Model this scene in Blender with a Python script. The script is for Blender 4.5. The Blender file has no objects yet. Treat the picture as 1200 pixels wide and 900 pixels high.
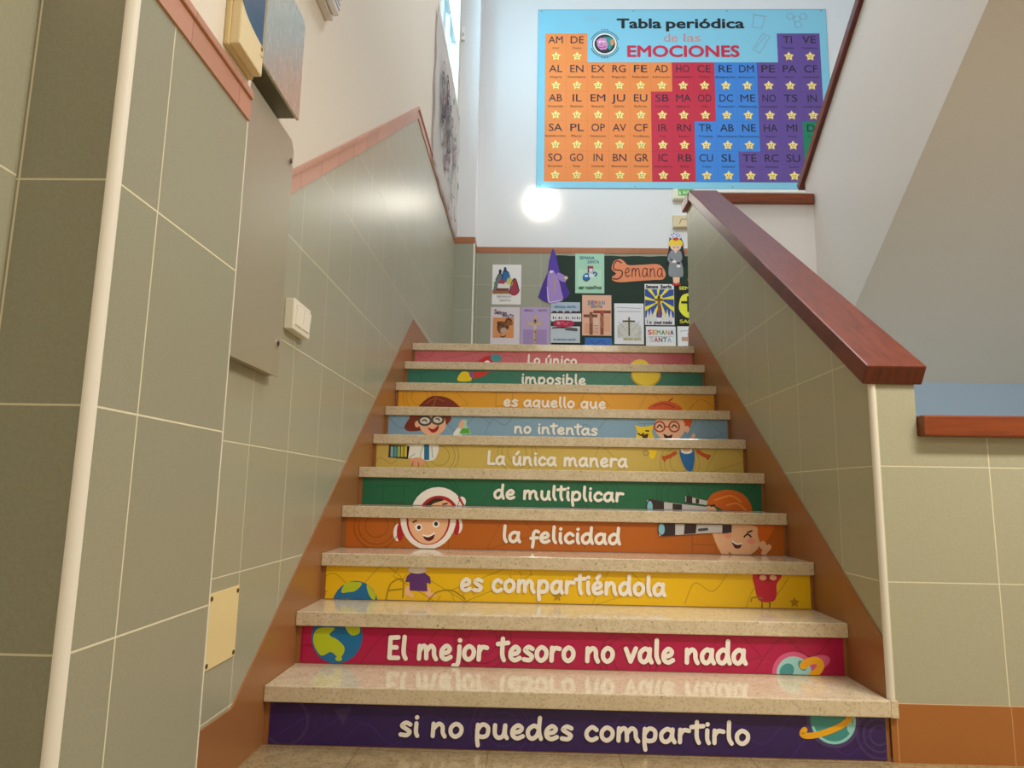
import bpy, bmesh, math, random
from mathutils import Vector, Matrix

random.seed(7)
SC = bpy.context.scene
COL = SC.collection

# ------------------------------------------------------------------ camera, world, light
CAM = Vector((-0.14277, -2.2893, 0.78569))
YAW, PITCH, ROLL, FPX = -0.02776, 0.15395, 0.01729, 822.98
_f = Vector((math.sin(YAW)*math.cos(PITCH), math.cos(YAW)*math.cos(PITCH), math.sin(PITCH)))
_r0 = Vector((math.cos(YAW), -math.sin(YAW), 0)); _u0 = _r0.cross(_f)
CR = _r0*math.cos(ROLL) + _u0*math.sin(ROLL)
CU = -_r0*math.sin(ROLL) + _u0*math.cos(ROLL)
CF = _f
cd = bpy.data.cameras.new('camera'); cam = bpy.data.objects.new('camera', cd); COL.objects.link(cam)
cam.matrix_world = Matrix(((CR.x, CU.x, -CF.x, CAM.x), (CR.y, CU.y, -CF.y, CAM.y), (CR.z, CU.z, -CF.z, CAM.z), (0, 0, 0, 1)))
cd.sensor_fit = 'HORIZONTAL'; cd.sensor_width = 36; cd.lens = FPX/1200*36; cd.clip_start = 0.02
SC.camera = cam
SC.view_settings.view_transform = 'Standard'; SC.view_settings.look = 'None'
SC.view_settings.gamma = 1; SC.view_settings.exposure = 0.0; SC.view_settings.use_curve_mapping = False
SC.cycles.use_denoising = True
SC.cycles.max_bounces = 10; SC.cycles.diffuse_bounces = 6; SC.cycles.glossy_bounces = 4
SC.cycles.sample_clamp_indirect = 6

wd = bpy.data.worlds.new('daylight'); SC.world = wd; wd.use_nodes = True
wd.node_tree.nodes['Background'].inputs[0].default_value = (0.76, 0.88, 1.0, 1)
wd.node_tree.nodes['Background'].inputs[1].default_value = 0.85

def area(name, loc, target, sx, sy, power, col, parent=None):
    l = bpy.data.lights.new(name, 'AREA'); l.shape = 'RECTANGLE'; l.size = sx; l.size_y = sy
    l.energy = power; l.color = col
    o = bpy.data.objects.new(name, l); COL.objects.link(o); o.location = loc
    o.rotation_euler = (Vector(target)-Vector(loc)).to_track_quat('-Z', 'Y').to_euler()
    return o
WARM = (1.0, 0.935, 0.835)
area('hall_lamp_light', (1.8, -1.35, 3.12), (1.8, -1.35, 0), 1.2, 0.35, 112, WARM)
area('hall_lamp_light', (0.6, -3.9, 3.12), (0.6, -3.9, 0), 1.2, 0.35, 38, WARM)
area('window_daylight', (-1.75, 3.5, 6.2), (1.3, 4.3, 4.0), 1.6, 1.6, 190, (0.66, 0.84, 1.0))
area('stairwell_fill_light', (1.2, 1.4, 6.7), (1.0, 2.4, 0), 1.4, 1.4, 88, (1.0, 0.97, 0.95))  # added fill over the open stairwell, brightens back wall and drawings

# ------------------------------------------------------------------ measuring helper: a ray of the photograph onto a plane of the place
def hit(px, py, ax, val):
    d = CF + CR*((px-600)/FPX) - CU*((py-450)/FPX)
    return CAM + d*((val-CAM[ax])/d[ax])

# ------------------------------------------------------------------ materials
MATS = {}
def lin(h):
    h = h.lstrip('#'); o = []
    for i in (0, 2, 4):
        c = int(h[i:i+2], 16)/255
        o.append(c/12.92 if c <= 0.04045 else ((c+0.055)/1.055)**2.4)
    return (o[0], o[1], o[2], 1)
def newmat(name):
    m = bpy.data.materials.new(name); m.use_nodes = True
    return m, m.node_tree.nodes, m.node_tree.links, m.node_tree.nodes['Principled BSDF']
def paint(hexc, rough=0.5, metal=0.0, spec=0.5):
    k = (hexc, rough, metal, spec)
    if k not in MATS:
        m, N, L, b = newmat('paint_'+hexc.strip('#'))
        b.inputs['Base Color'].default_value = lin(hexc); b.inputs['Roughness'].default_value = rough
        b.inputs['Metallic'].default_value = metal; b.inputs['Specular IOR Level'].default_value = spec
        MATS[k] = m
    return MATS[k]
def noise(N, L, scale, detail=3, rough=0.6, vec=None):
    n = N.new('ShaderNodeTexNoise'); n.inputs['Scale'].default_value = scale
    n.inputs['Detail'].default_value = detail; n.inputs['Roughness'].default_value = rough
    if vec is not None: L.new(vec, n.inputs['Vector'])
    return n
def ramp(N, L, fac, stops):
    r = N.new('ShaderNodeValToRGB'); e = r.color_ramp.elements
    while len(e) < len(stops): e.new(0.5)
    for q, (p, c) in zip(e, stops): q.position = p; q.color = c if len(c) == 4 else (*c, 1)
    L.new(fac, r.inputs[0]); return r
def coord(N):
    t = N.new('ShaderNodeTexCoord'); return t.outputs['Object']
def bump(N, L, b, h, strength, dist=0.002):
    u = N.new('ShaderNodeBump'); u.inputs['Strength'].default_value = strength; u.inputs['Distance'].default_value = dist
    L.new(h, u.inputs['Height']); L.new(u.outputs[0], b.inputs['Normal'])
def mth(N, L, op, a, b=None, c=None):
    m = N.new('ShaderNodeMath'); m.operation = op
    for i, v in enumerate((a, b, c)):
        if v is None: continue
        if isinstance(v, (int, float)): m.inputs[i].default_value = v
        else: L.new(v, m.inputs[i])
    return m.outputs[0]
def mixc(N, L, fac, a, b):
    m = N.new('ShaderNodeMix'); m.data_type = 'RGBA'
    if isinstance(fac, (int, float)): m.inputs[0].default_value = fac
    else: L.new(fac, m.inputs[0])
    for i, v in ((6, a), (7, b)):
        if isinstance(v, tuple): m.inputs[i].default_value = v
        else: L.new(v, m.inputs[i])
    return m.outputs[2]
def tile_mat(name, base, grout, w, h, x0, y0, z0, rough=0.25, g=0.0034, speck=0.20, var=0.03, warp=0.0):
    """Ceramic tiling: columns along the wall (x or y by the facing), rows by height."""
    m, N, L, b = newmat(name)
    co = coord(N); sp = N.new('ShaderNodeSeparateXYZ'); L.new(co, sp.inputs[0])
    ge = N.new('ShaderNodeNewGeometry'); sn = N.new('ShaderNodeSeparateXYZ'); L.new(ge.outputs['True Normal'], sn.inputs[0])
    facex = mth(N, L, 'GREATER_THAN', mth(N, L, 'ABSOLUTE', sn.outputs[0]), 0.5)
    uy = mth(N, L, 'SUBTRACT', sp.outputs[1], y0); ux = mth(N, L, 'SUBTRACT', sp.outputs[0], x0)
    u = mth(N, L, 'ADD', mth(N, L, 'MULTIPLY', uy, facex), mth(N, L, 'MULTIPLY', ux, mth(N, L, 'SUBTRACT', 1.0, facex)))
    v = mth(N, L, 'SUBTRACT', sp.outputs[2], z0)
    def edge(t, s):
        f = mth(N, L, 'FRACT', mth(N, L, 'ADD', mth(N, L, 'DIVIDE', t, s), 100.5))
        return mth(N, L, 'MULTIPLY', mth(N, L, 'ABSOLUTE', mth(N, L, 'SUBTRACT', f, 0.5)), s)
    d = mth(N, L, 'MINIMUM', edge(u, w), edge(v, h))
    gm = mth(N, L, 'LESS_THAN', d, g/2)
    iu = mth(N, L, 'FLOOR', mth(N, L, 'DIVIDE', u, w)); iv = mth(N, L, 'FLOOR', mth(N, L, 'DIVIDE', v, h))
    cx = N.new('ShaderNodeCombineXYZ'); L.new(iu, cx.inputs[0]); L.new(iv, cx.inputs[1]); L.new(facex, cx.inputs[2])
    wn = N.new('ShaderNodeTexWhiteNoise'); wn.noise_dimensions = '3D'; L.new(cx.outputs[0], wn.inputs['Vector'])
    n = noise(N, L, 210, 3, 0.75, co)
    val = mth(N, L, 'ADD', mth(N, L, 'MULTIPLY', mth(N, L, 'SUBTRACT', n.outputs[0], 0.5), speck*2),
              mth(N, L, 'MULTIPLY', mth(N, L, 'SUBTRACT', wn.outputs['Value'], 0.5), var*2))
    val = mth(N, L, 'ADD', val, 1.0)
    hs = N.new('ShaderNodeHueSaturation'); hs.inputs['Color'].default_value = lin(base); L.new(val, hs.inputs['Value'])
    L.new(mixc(N, L, gm, hs.outputs[0], lin(grout)), b.inputs['Base Color'])
    L.new(mth(N, L, 'ADD', mth(N, L, 'MULTIPLY', gm, 0.6), rough), b.inputs['Roughness'])
    wv = noise(N, L, 14, 2, 0.5, co)
    hgt = mth(N, L, 'ADD', mth(N, L, 'MULTIPLY', gm, -0.6), mth(N, L, 'MULTIPLY', wv.outputs[0], warp))
    bump(N, L, b, hgt, 0.5, 0.002)
    return m
def plaster_mat(name, base, rough=0.8, grain=0.25, scale=90, spec=0.4):
    m, N, L, b = newmat(name); co = coord(N)
    n = noise(N, L, scale, 4, 0.6, co); n2 = noise(N, L, 1.4, 3, 0.5, co)
    hs = N.new('ShaderNodeHueSaturation'); hs.inputs['Color'].default_value = lin(base)
    L.new(mth(N, L, 'ADD', mth(N, L, 'MULTIPLY', n2.outputs[0], 0.06), 0.97), hs.inputs['Value'])
    L.new(hs.outputs[0], b.inputs['Base Color']); b.inputs['Roughness'].default_value = rough
    b.inputs['Specular IOR Level'].default_value = spec
    bump(N, L, b, n.outputs[0], grain, 0.003)
    return m
def terrazzo_mat(name, a, c, dark, rough, tile=None):
    m, N, L, b = newmat(name); co = coord(N)
    v = N.new('ShaderNodeTexVoronoi'); v.inputs['Scale'].default_value = 160; L.new(co, v.inputs['Vector'])
    n = noise(N, L, 18, 6, 0.75, co); n3 = noise(N, L, 90, 4, 0.7, co)
    base = mixc(N, L, ramp(N, L, n.outputs[0], [(0.38, (0, 0, 0)), (0.62, (1, 1, 1))]).outputs[0], lin(a), lin(c))
    sx = N.new('ShaderNodeSeparateXYZ'); L.new(v.outputs['Color'], sx.inputs[0])
    chip = mth(N, L, 'MULTIPLY', mth(N, L, 'GREATER_THAN', sx.outputs[0], 0.78), 0.35)
    base = mixc(N, L, chip, base, lin(dark))
    pits = ramp(N, L, n3.outputs[0], [(0.62, (0, 0, 0)), (0.68, (0.75, 0.75, 0.75))]).outputs[0]
    base = mixc(N, L, pits, base, lin('#4d3d2b'))
    if tile:
        sp = N.new('ShaderNodeSeparateXYZ'); L.new(co, sp.inputs[0])
        def edge(t, o, s):
            f = mth(N, L, 'FRACT', mth(N, L, 'ADD', mth(N, L, 'DIVIDE', mth(N, L, 'SUBTRACT', t, o), s), 50.5))
            return mth(N, L, 'MULTIPLY', mth(N, L, 'ABSOLUTE', mth(N, L, 'SUBTRACT', f, 0.5)), s)
        gm = mth(N, L, 'LESS_THAN', mth(N, L, 'MINIMUM', edge(sp.outputs[0], -0.26, tile), edge(sp.outputs[1], 0.0, tile)), 0.0018)
        base = mixc(N, L, gm, base, lin('#7d6a4c'))
    n4 = noise(N, L, 260, 2, 0.6, co); hs = N.new('ShaderNodeHueSaturation'); L.new(base, hs.inputs['Color'])
    L.new(mth(N, L, 'ADD', mth(N, L, 'MULTIPLY', n4.outputs[0], 0.5), 0.75), hs.inputs['Value'])
    L.new(hs.outputs[0], b.inputs['Base Color']); b.inputs['Roughness'].default_value = rough
    bump(N, L, b, n.outputs[0], 0.05, 0.002)
    return m
def wood_mat(name, a, c, axis, rough=0.35):
    m, N, L, b = newmat(name); co = coord(N)
    mp = N.new('ShaderNodeMapping'); s = [22, 22, 22]; s[axis] = 1.6
    if axis == 1: s = [26, 2.0, 5.0]
    mp.inputs['Scale'].default_value = s; L.new(co, mp.inputs['Vector'])
    n = noise(N, L, 2.4, 6, 0.65, mp.outputs[0]); n2 = noise(N, L, 3.2, 4, 0.6, co)
    col = mixc(N, L, ramp(N, L, n.outputs[0], [(0.3, (0, 0, 0)), (0.7, (1, 1, 1))]).outputs[0], lin(a), lin(c))
    knot = ramp(N, L, n2.outputs[0], [(0.62, (0, 0, 0)), (0.72, (0.7, 0.7, 0.7))]).outputs[0]
    L.new(mixc(N, L, knot, col, lin('#35120a')), b.inputs['Base Color'])
    b.inputs['Roughness'].default_value = rough; bump(N, L, b, n.outputs[0], 0.12, 0.002)
    return m
def metal_mat(name, base, rough):
    m, N, L, b = newmat(name); co = coord(N)
    mp = N.new('ShaderNodeMapping'); mp.inputs['Scale'].default_value = (40, 40, 1.5); L.new(co, mp.inputs['Vector'])
    n = noise(N, L, 6, 3, 0.6, mp.outputs[0])
    b.inputs['Base Color'].default_value = lin(base); b.inputs['Metallic'].default_value = 0.65
    L.new(mth(N, L, 'ADD', mth(N, L, 'MULTIPLY', n.outputs[0], 0.12), rough), b.inputs['Roughness'])
    return m
def emit_mat(name, col, st):
    m, N, L, b = newmat(name); b.inputs['Base Color'].default_value = lin(col)
    b.inputs['Emission Color'].default_value = lin(col); b.inputs['Emission Strength'].default_value = st
    return m

TILE = tile_mat('green_grey_tile', '#a09f88', '#d6d1b4', 0.332, 0.362, 0.968, -0.24, 0.188, rough=0.33, warp=0.35); TILE.node_tree.nodes['Principled BSDF'].inputs['Specular IOR Level'].default_value = 0.75
TILE_PIL = tile_mat('green_grey_tile_pilaster', '#94937e', '#d6d1b4', 0.335, 0.362, -0.965, -1.12, 0.182, rough=0.42, warp=0.1)
TILE_RIGHT = tile_mat('green_grey_tile_right', '#a6a58c', '#d6d1b4', 0.345, 0.362, 0.985, 0.30, 0.168, rough=0.36, warp=0.1)
TILE_BACK = tile_mat('green_grey_tile_back', '#a09f8c', '#c9c6b4', 0.348, 0.362, -0.40, 4.8, 3.385-0.362*6, rough=0.3)
TERRA = tile_mat('terracotta_strip_tile', '#bd8a72', '#a97a66', 0.22, 4.0, -0.03, 0.03, -1.1, rough=0.32, speck=0.05, var=0.07)
TERRA_BACK = tile_mat('terracotta_strip_tile_back', '#a9683f', '#b9835f', 0.348, 4.0, -0.40, 4.8, -1.1, rough=0.35, speck=0.05, var=0.06)
BROWN = plaster_mat('brown_ceramic_skirting', '#97653a', 0.32, 0.05, 30)
PL_BEIGE = plaster_mat('beige_plaster', '#ded6c8', 0.75, 0.35, 70)
PL_WHITE = plaster_mat('white_gloss_plaster', '#e4e4e4', 0.42, 0.12, 40)
PL_GREY = plaster_mat('grey_white_plaster', '#d6d1c8', 0.85, 0.4, 60)
PL_PAR = plaster_mat('warm_white_plaster', '#e8e3de', 0.6, 0.25, 60)
PL_BLUE = plaster_mat('blue_plaster', '#9fb4c8', 0.7, 0.2, 60)
TERRAZZO = terrazzo_mat('terrazzo_tread', '#d6c8ac', '#cbbb9c', '#a8926e', 0.11)
TERRA_FLOOR = terrazzo_mat('terrazzo_floor', '#a8946f', '#94805c', '#6d5537', 0.16, 0.40)
WOOD_Y = wood_mat('mahogany_along_stair', '#75341f', '#521e12', 1)
WOOD_X = wood_mat('mahogany_across', '#8e4418', '#6a2c10', 0)
STEEL = metal_mat('brushed_steel', '#b5ae96', 0.30)
STEEL.node_tree.nodes['Principled BSDF'].inputs['Metallic'].default_value = 0.45
STEEL_S = metal_mat('bright_steel', '#cdc8ba', 0.20)
STEEL_S.node_tree.nodes['Principled BSDF'].inputs['Metallic'].default_value = 0.55
TRIMW = paint('#e0dccf', 0.55)

# ------------------------------------------------------------------ mesh helpers
def link(name, bm, mats, parent=None, smooth=False):
    me = bpy.data.meshes.new(name); bmesh.ops.recalc_face_normals(bm, faces=bm.faces[:])
    bm.to_mesh(me); bm.free()
    for m in (mats if isinstance(mats, (list, tuple)) else [mats]): me.materials.append(m)
    if smooth:
        for p in me.polygons: p.use_smooth = True
    o = bpy.data.objects.new(name, me); COL.objects.link(o)
    if parent:
        o.parent = parent
        o.matrix_parent_inverse = Matrix.Translation(-parent.location)
    return o
def box(bm, x0, x1, y0, y1, z0, z1, mi=0, bev=0.0):
    vs = [bm.verts.new((x, y, z)) for x in (x0, x1) for y in (y0, y1) for z in (z0, z1)]
    fs = [bm.faces.new([vs[i] for i in q]) for q in ((0, 1, 3, 2), (4, 6, 7, 5), (0, 4, 5, 1), (2, 3, 7, 6), (0, 2, 6, 4), (1, 5, 7, 3))]
    for f in fs: f.material_index = mi
    if bev > 0:
        bmesh.ops.recalc_face_normals(bm, faces=fs)
        es = list({e for f in fs for e in f.edges})
        r = bmesh.ops.bevel(bm, geom=es, offset=bev, segments=2, affect='EDGES', profile=0.6)
        for f in r['faces']: f.material_index = mi
    return fs
def prism(bm, pts, ax, a0, a1, mi=0, bev=0.0):
    """polygon extruded along axis ax: ax=0 -> pts are (y,z), ax=1 -> (x,z), ax=2 -> (x,y)"""
    def P(p, a):
        return (a, p[0], p[1]) if ax == 0 else (p[0], a, p[1]) if ax == 1 else (p[0], p[1], a)
    A = [bm.verts.new(P(p, a0)) for p in pts]; B = [bm.verts.new(P(p, a1)) for p in pts]
    n = len(pts); fs = [bm.faces.new(A), bm.faces.new(B[::-1])]
    for i in range(n): fs.append(bm.faces.new((A[i], A[(i+1) % n], B[(i+1) % n], B[i])))
    for f in fs: f.material_index = mi
    bmesh.ops.recalc_face_normals(bm, faces=fs)
    if bev > 0:
        es = list({e for f in fs for e in f.edges})
        r = bmesh.ops.bevel(bm, geom=es, offset=bev, segments=2, affect='EDGES', profile=0.6)
        for f in r['faces']: f.material_index = mi
    return fs
def cyl(bm, c, axis, r, h, n=24, mi=0, r2=None):
    """cylinder from c along axis vector"""
    axis = Vector(axis).normalized(); a = axis.orthogonal().normalized(); b = axis.cross(a); c = Vector(c)
    r2 = r if r2 is None else r2
    A = [bm.verts.new(c + (a*math.cos(t)+b*math.sin(t))*r) for t in [2*math.pi*i/n for i in range(n)]]
    B = [bm.verts.new(c + axis*h + (a*math.cos(t)+b*math.sin(t))*r2) for t in [2*math.pi*i/n for i in range(n)]]
    fs = [bm.faces.new(A[::-1]), bm.faces.new(B)]
    for i in range(n): fs.append(bm.faces.new((A[i], A[(i+1) % n], B[(i+1) % n], B[i])))
    for f in fs: f.material_index = mi
    return fs
def tag(o, label, cat, group=None):
    o['label'] = label; o['category'] = cat
    if group: o['group'] = group
    return o
def thing(name, loc, label, cat, group=None):
    o = bpy.data.objects.new(name, None); COL.objects.link(o); o.location = loc; o.empty_display_size = 0.1
    bpy.context.view_layer.update()
    return tag(o, label, cat, group)
def struct(name, bm, mats):
    o = link(name, bm, mats); o['kind'] = 'structure'; return o
def B(): return bmesh.new()

# ------------------------------------------------------------------ flat artwork: print, paper cut-outs, handwriting
def spline(pts, closed=False, k=6):
    if len(pts) < 3: return pts
    n = len(pts); out = []
    rng = range(n) if closed else range(n-1)
    for i in rng:
        if closed: p0, p1, p2, p3 = pts[(i-1) % n], pts[i], pts[(i+1) % n], pts[(i+2) % n]
        else: p0, p1, p2, p3 = pts[max(i-1, 0)], pts[i], pts[i+1], pts[min(i+2, n-1)]
        for j in range(k):
            t = j/k; t2 = t*t; t3 = t2*t
            out.append(tuple(0.5*((2*p1[q]) + (-p0[q]+p2[q])*t + (2*p0[q]-5*p1[q]+4*p2[q]-p3[q])*t2 + (-p0[q]+3*p1[q]-3*p2[q]+p3[q])*t3) for q in (0, 1)))
    if not closed: out.append(pts[-1])
    return out
_tcache = {}
def text_mesh(s, bold):
    k = (s, bold)
    if k not in _tcache:
        c = bpy.data.curves.new('t', 'FONT'); c.body = s; c.size = 1; c.align_x = 'CENTER'; c.offset = bold; c.resolution_u = 3
        o = bpy.data.objects.new('t', c); COL.objects.link(o)
        m = o.to_mesh()
        _tcache[k] = ([(v.co.x, v.co.y) for v in m.vertices], [tuple(p.vertices) for p in m.polygons])
        o.to_mesh_clear(); bpy.data.objects.remove(o); bpy.data.curves.remove(c)
    return _tcache[k]
class Art:
    def __init__(s, o, u, v, n, rough=0.45, clip=None, base=0.0005, step=0.00015):
        s.o, s.u, s.v, s.n = Vector(o), Vector(u), Vector(v), Vector(n)
        s.bm = B(); s.mats = []; s.layer = 0; s.rough = rough; s.clip = clip; s.base = base; s.step = step
    def mi(s, c):
        m = paint(c, s.rough)
        if m not in s.mats: s.mats.append(m)
        return s.mats.index(m)
    def pt(s, p): return s.o + s.u*p[0] + s.v*p[1] + s.n*(s.base + s.step*s.layer)
    def _clip(s, pts):
        if not s.clip: return pts
        x0, x1, y0, y1 = s.clip
        for ax, lim, sg in ((0, x0, 1), (0, x1, -1), (1, y0, 1), (1, y1, -1)):
            out = []
            for i in range(len(pts)):
                a, b = pts[i-1], pts[i]; da = (a[ax]-lim)*sg; db = (b[ax]-lim)*sg
                if (da >= 0) != (db >= 0):
                    t = da/(da-db); out.append((a[0]+(b[0]-a[0])*t, a[1]+(b[1]-a[1])*t))
                if db >= 0: out.append(b)
            pts = out
            if len(pts) < 3: return []
        return pts
    def face(s, pts, mi):
        pts = s._clip(pts)
        q = []
        for p in pts:
            if not q or abs(p[0]-q[-1][0])+abs(p[1]-q[-1][1]) > 1e-6: q.append(p)
        if len(q) > 1 and abs(q[0][0]-q[-1][0])+abs(q[0][1]-q[-1][1]) <= 1e-6: q.pop()
        if len(q) < 3: return
        try: f = s.bm.faces.new([s.bm.verts.new(s.pt(p)) for p in q]); f.material_index = mi
        except ValueError: pass
    def poly(s, pts, c, smooth=False):
        s.layer += 1
        s.face(spline(pts, True, 5) if smooth else pts, s.mi(c)); return s
    def rect(s, x0, x1, y0, y1, c): return s.poly([(x0, y0), (x1, y0), (x1, y1), (x0, y1)], c)
    def ell(s, cx, cy, rx, ry, c, rot=0, n=28):
        co, si = math.cos(rot), math.sin(rot)
        return s.poly([(cx+rx*math.cos(t)*co-ry*math.sin(t)*si, cy+rx*math.cos(t)*si+ry*math.sin(t)*co) for t in [2*math.pi*i/n for i in range(n)]], c)
    def ring(s, cx, cy, rx, ry, w, c, rot=0, a0=0, a1=360, n=30):
        co, si = math.cos(rot), math.sin(rot); P = []
        for i in range(n+1):
            t = math.radians(a0+(a1-a0)*i/n)
            P.append((cx+rx*math.cos(t)*co-ry*math.sin(t)*si, cy+rx*math.cos(t)*si+ry*math.sin(t)*co))
        return s.stroke([P], w, c, smooth=False)
    def stroke(s, lines, w, c, smooth=True, sx=1):
        """w = half width"""
        s.layer += 1; mi = s.mi(c); L0 = s.layer
        for n_l, ln in enumerate(lines):
            F0 = L0 + (1e-6/s.step)*(n_l % 4); dl = 4e-6/s.step; s.layer = F0
            pts = []
            for p in (spline(ln) if smooth else ln):
                if not pts or math.hypot(p[0]-pts[-1][0], p[1]-pts[-1][1]) > w*0.15: pts.append(p)
            if len(pts) < 2: pts = [ln[0], (ln[0][0]+w*0.1, ln[0][1])]
            closed = len(pts) > 3 and math.hypot(pts[0][0]-pts[-1][0], pts[0][1]-pts[-1][1]) < w*0.5
            if closed: pts[-1] = pts[0]
            n = len(pts); D = []
            for a, b in zip(pts, pts[1:]):
                l = math.hypot(b[0]-a[0], b[1]-a[1]) or 1e-9; D.append(((b[0]-a[0])/l, (b[1]-a[1])/l))
            Nn = []
            for i in range(n):
                d0 = D[i-1] if i > 0 else (D[-1] if closed else D[0]); d1 = D[i] if i < n-1 else (D[0] if closed else D[-1])
                tx, ty = d0[0]+d1[0], d0[1]+d1[1]; l = math.hypot(tx, ty)
                if l < 1e-6: tx, ty, l = d1[0], d1[1], 1
                tx, ty = tx/l, ty/l; k = min(1/max(tx*d1[0]+ty*d1[1], 0.5), 1.6)
                Nn.append((-ty*w*k, tx*w*k))
            for i in range(n-1):
                a, b = pts[i], pts[i+1]; p, q = Nn[i], Nn[i+1]; s.layer = F0 + dl*(i+1)
                s.face([(a[0]+p[0], a[1]+p[1]), (b[0]+q[0], b[1]+q[1]), (b[0]-q[0], b[1]-q[1]), (a[0]-p[0], a[1]-p[1])], mi)
            if not closed and w > 0.0012:
                for c_, d in ((pts[0], (-D[0][0], -D[0][1])), (pts[-1], D[-1])):
                    t0 = math.atan2(d[1], d[0]); s.layer = F0 if c_ is pts[0] else F0 + dl*n
                    s.face([(c_[0]+w*math.cos(t0+t), c_[1]+w*math.sin(t0+t)) for t in [-math.pi/2+math.pi*i/8 for i in range(9)]], mi)
        s.layer = L0 + max(0, int(60*4e-6/s.step))
        return s
    def star(s, cx, cy, r, c, inner=0.5, rot=90, pts=5):
        return s.poly([(cx+(r if i % 2 == 0 else r*inner)*math.cos(math.radians(rot+180/pts*i)), cy+(r if i % 2 == 0 else r*inner)*math.sin(math.radians(rot+180/pts*i))) for i in range(2*pts)], c)
    def text(s, t, x, y, h, c, bold=0.0, width=None, newlayer=True):
        if newlayer: s.layer += 1
        V, F = text_mesh(t, 0.0); mi = s.mi(c); sx = h/0.69
        sy = sx
        if width:
            xs = [v[0] for v in V]; sx = width/(max(xs)-min(xs))
        offs = [(0, 0)] if not bold else [(bold*math.cos(k*math.pi/4), bold*math.sin(k*math.pi/4)) for k in range(8)]
        L0 = s.layer
        for n_o, (ox, oy) in enumerate(offs):
            s.layer = L0 + 0.1*n_o
            vs = [s.bm.verts.new(s.pt((x+(a+ox)*sx, y+(b+oy)*sy))) for a, b in V]
            for f in F:
                try: q = s.bm.faces.new([vs[i] for i in f]); q.material_index = mi
                except ValueError: pass
        s.layer = L0
        return s
    def hand(s, t, x0, x1, yb, h, w, c, tilt=0.0, slant=0.0, span=None):
        """handwritten rounded letters between x0 and x1, ascender height h"""
        adv = sum(GL[ch][0] for ch in t); k = (x1-x0)/adv; x = x0; L = []
        for n_c, ch in enumerate(t):
            if span and not (span[0] <= n_c < span[1]): x += GL[ch][0]*k; continue
            a, st = GL[ch]
            for ln in st:
                P = spline(ln, ch == 'o' and len(ln) > 4) if len(ln) > 2 and ch not in 'EL' else ln
                L.append([(x+p[0]*k+slant*p[1]*h, yb+p[1]*h+tilt*(x-x0+p[0]*k)) for p in P])
            x += a*k
        return s.stroke(L, w, c, smooth=False)
    def build(s, name, parent=None): 
        me = s.bm
        o_me = bpy.data.meshes.new(name); me.to_mesh(o_me); me.free()
        for m in s.mats: o_me.materials.append(m)
        o = bpy.data.objects.new(name, o_me); COL.objects.link(o)
        if parent:
            o.parent = parent
            o.matrix_parent_inverse = Matrix.Translation(-parent.location)
        return o
_bowl = [(.47, .50), (.30, .62), (.10, .42), (.10, .14), (.24, .02), (.40, .16), (.48, .45)]
GL = {' ': (.36, []),
 'a': (.64, [_bowl, [(.49, .60), (.47, .25), (.55, .02)]]),
 'b': (.62, [[(.13, 1.0), (.10, .5), (.10, .03)], [(.10, .30), (.26, .60), (.46, .50), (.46, .16), (.28, .02), (.10, .10)]]),
 'c': (.54, [[(.46, .50), (.30, .62), (.12, .42), (.12, .16), (.28, .02), (.46, .12)]]),
 'd': (.64, [_bowl, [(.51, 1.0), (.48, .4), (.55, .02)]]),
 'e': (.58, [[(.14, .28), (.36, .34), (.44, .50), (.30, .62), (.12, .42), (.12, .14), (.28, .02), (.48, .12)]]),
 'f': (.46, [[(.44, .66), (.30, .72), (.20, .50), (.20, .10), (.16, -.28)], [(.08, .26), (.40, .30)]]),
 'i': (.28, [[(.14, .60), (.13, .20), (.18, .02)], [(.15, .88), (.16, .89)]]),
 'j': (.36, [[(.26, .60), (.24, .10), (.18, -.22), (.03, -.26)], [(.27, .88), (.28, .89)]]),
 'l': (.30, [[(.14, 1.0), (.12, .3), (.21, .02)]]),
 'm': (.92, [[(.12, .60), (.10, .03)], [(.11, .35), (.26, .60), (.38, .50), (.40, .05)], [(.40, .35), (.56, .60), (.70, .50), (.72, .20), (.80, .02)]]),
 'n': (.64, [[(.12, .60), (.10, .03)], [(.11, .35), (.30, .60), (.44, .50), (.46, .20), (.53, .02)]]),
 'o': (.60, [[(.30, .62), (.12, .44), (.12, .16), (.28, .02), (.46, .18), (.48, .46)]]),
 'p': (.62, [[(.12, .60), (.10, .0), (.13, -.36)], [(.10, .35), (.28, .62), (.48, .50), (.46, .14), (.28, .04), (.12, .10)]]),
 'q': (.62, [_bowl, [(.50, .60), (.48, .0), (.50, -.38)]]),
 'r': (.50, [[(.12, .60), (.10, .03)], [(.10, .35), (.24, .58), (.43, .56)]]),
 's': (.50, [[(.42, .54), (.26, .62), (.12, .48), (.26, .34), (.40, .20), (.30, .04), (.08, .06)]]),
 't': (.44, [[(.22, .98), (.20, .3), (.27, .02)], [(.02, .74), (.44, .80)]]),
 'u': (.64, [[(.12, .60), (.12, .20), (.24, .02), (.42, .14), (.48, .60)], [(.49, .60), (.48, .20), (.55, .02)]]),
 'v': (.56, [[(.08, .60), (.26, .04)], [(.26, .04), (.48, .62)]]),
 'E': (.58, [[(.46, .98), (.14, .96)], [(.14, .96), (.12, .05)], [(.12, .05), (.48, .05)], [(.14, .52), (.40, .52)]]),
 'L': (.54, [[(.16, 1.0), (.12, .05)], [(.12, .05), (.48, .05)]]),
 'S': (.64, [[(.52, .86), (.34, 1.0), (.14, .84), (.24, .60), (.46, .44), (.50, .16), (.28, .0), (.06, .12)]]),
}
GL['ú'] = (GL['u'][0], GL['u'][1] + [[(.28, .82), (.40, 1.0)]])
GL['é'] = (GL['e'][0], GL['e'][1] + [[(.26, .82), (.38, 1.0)]])

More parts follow.
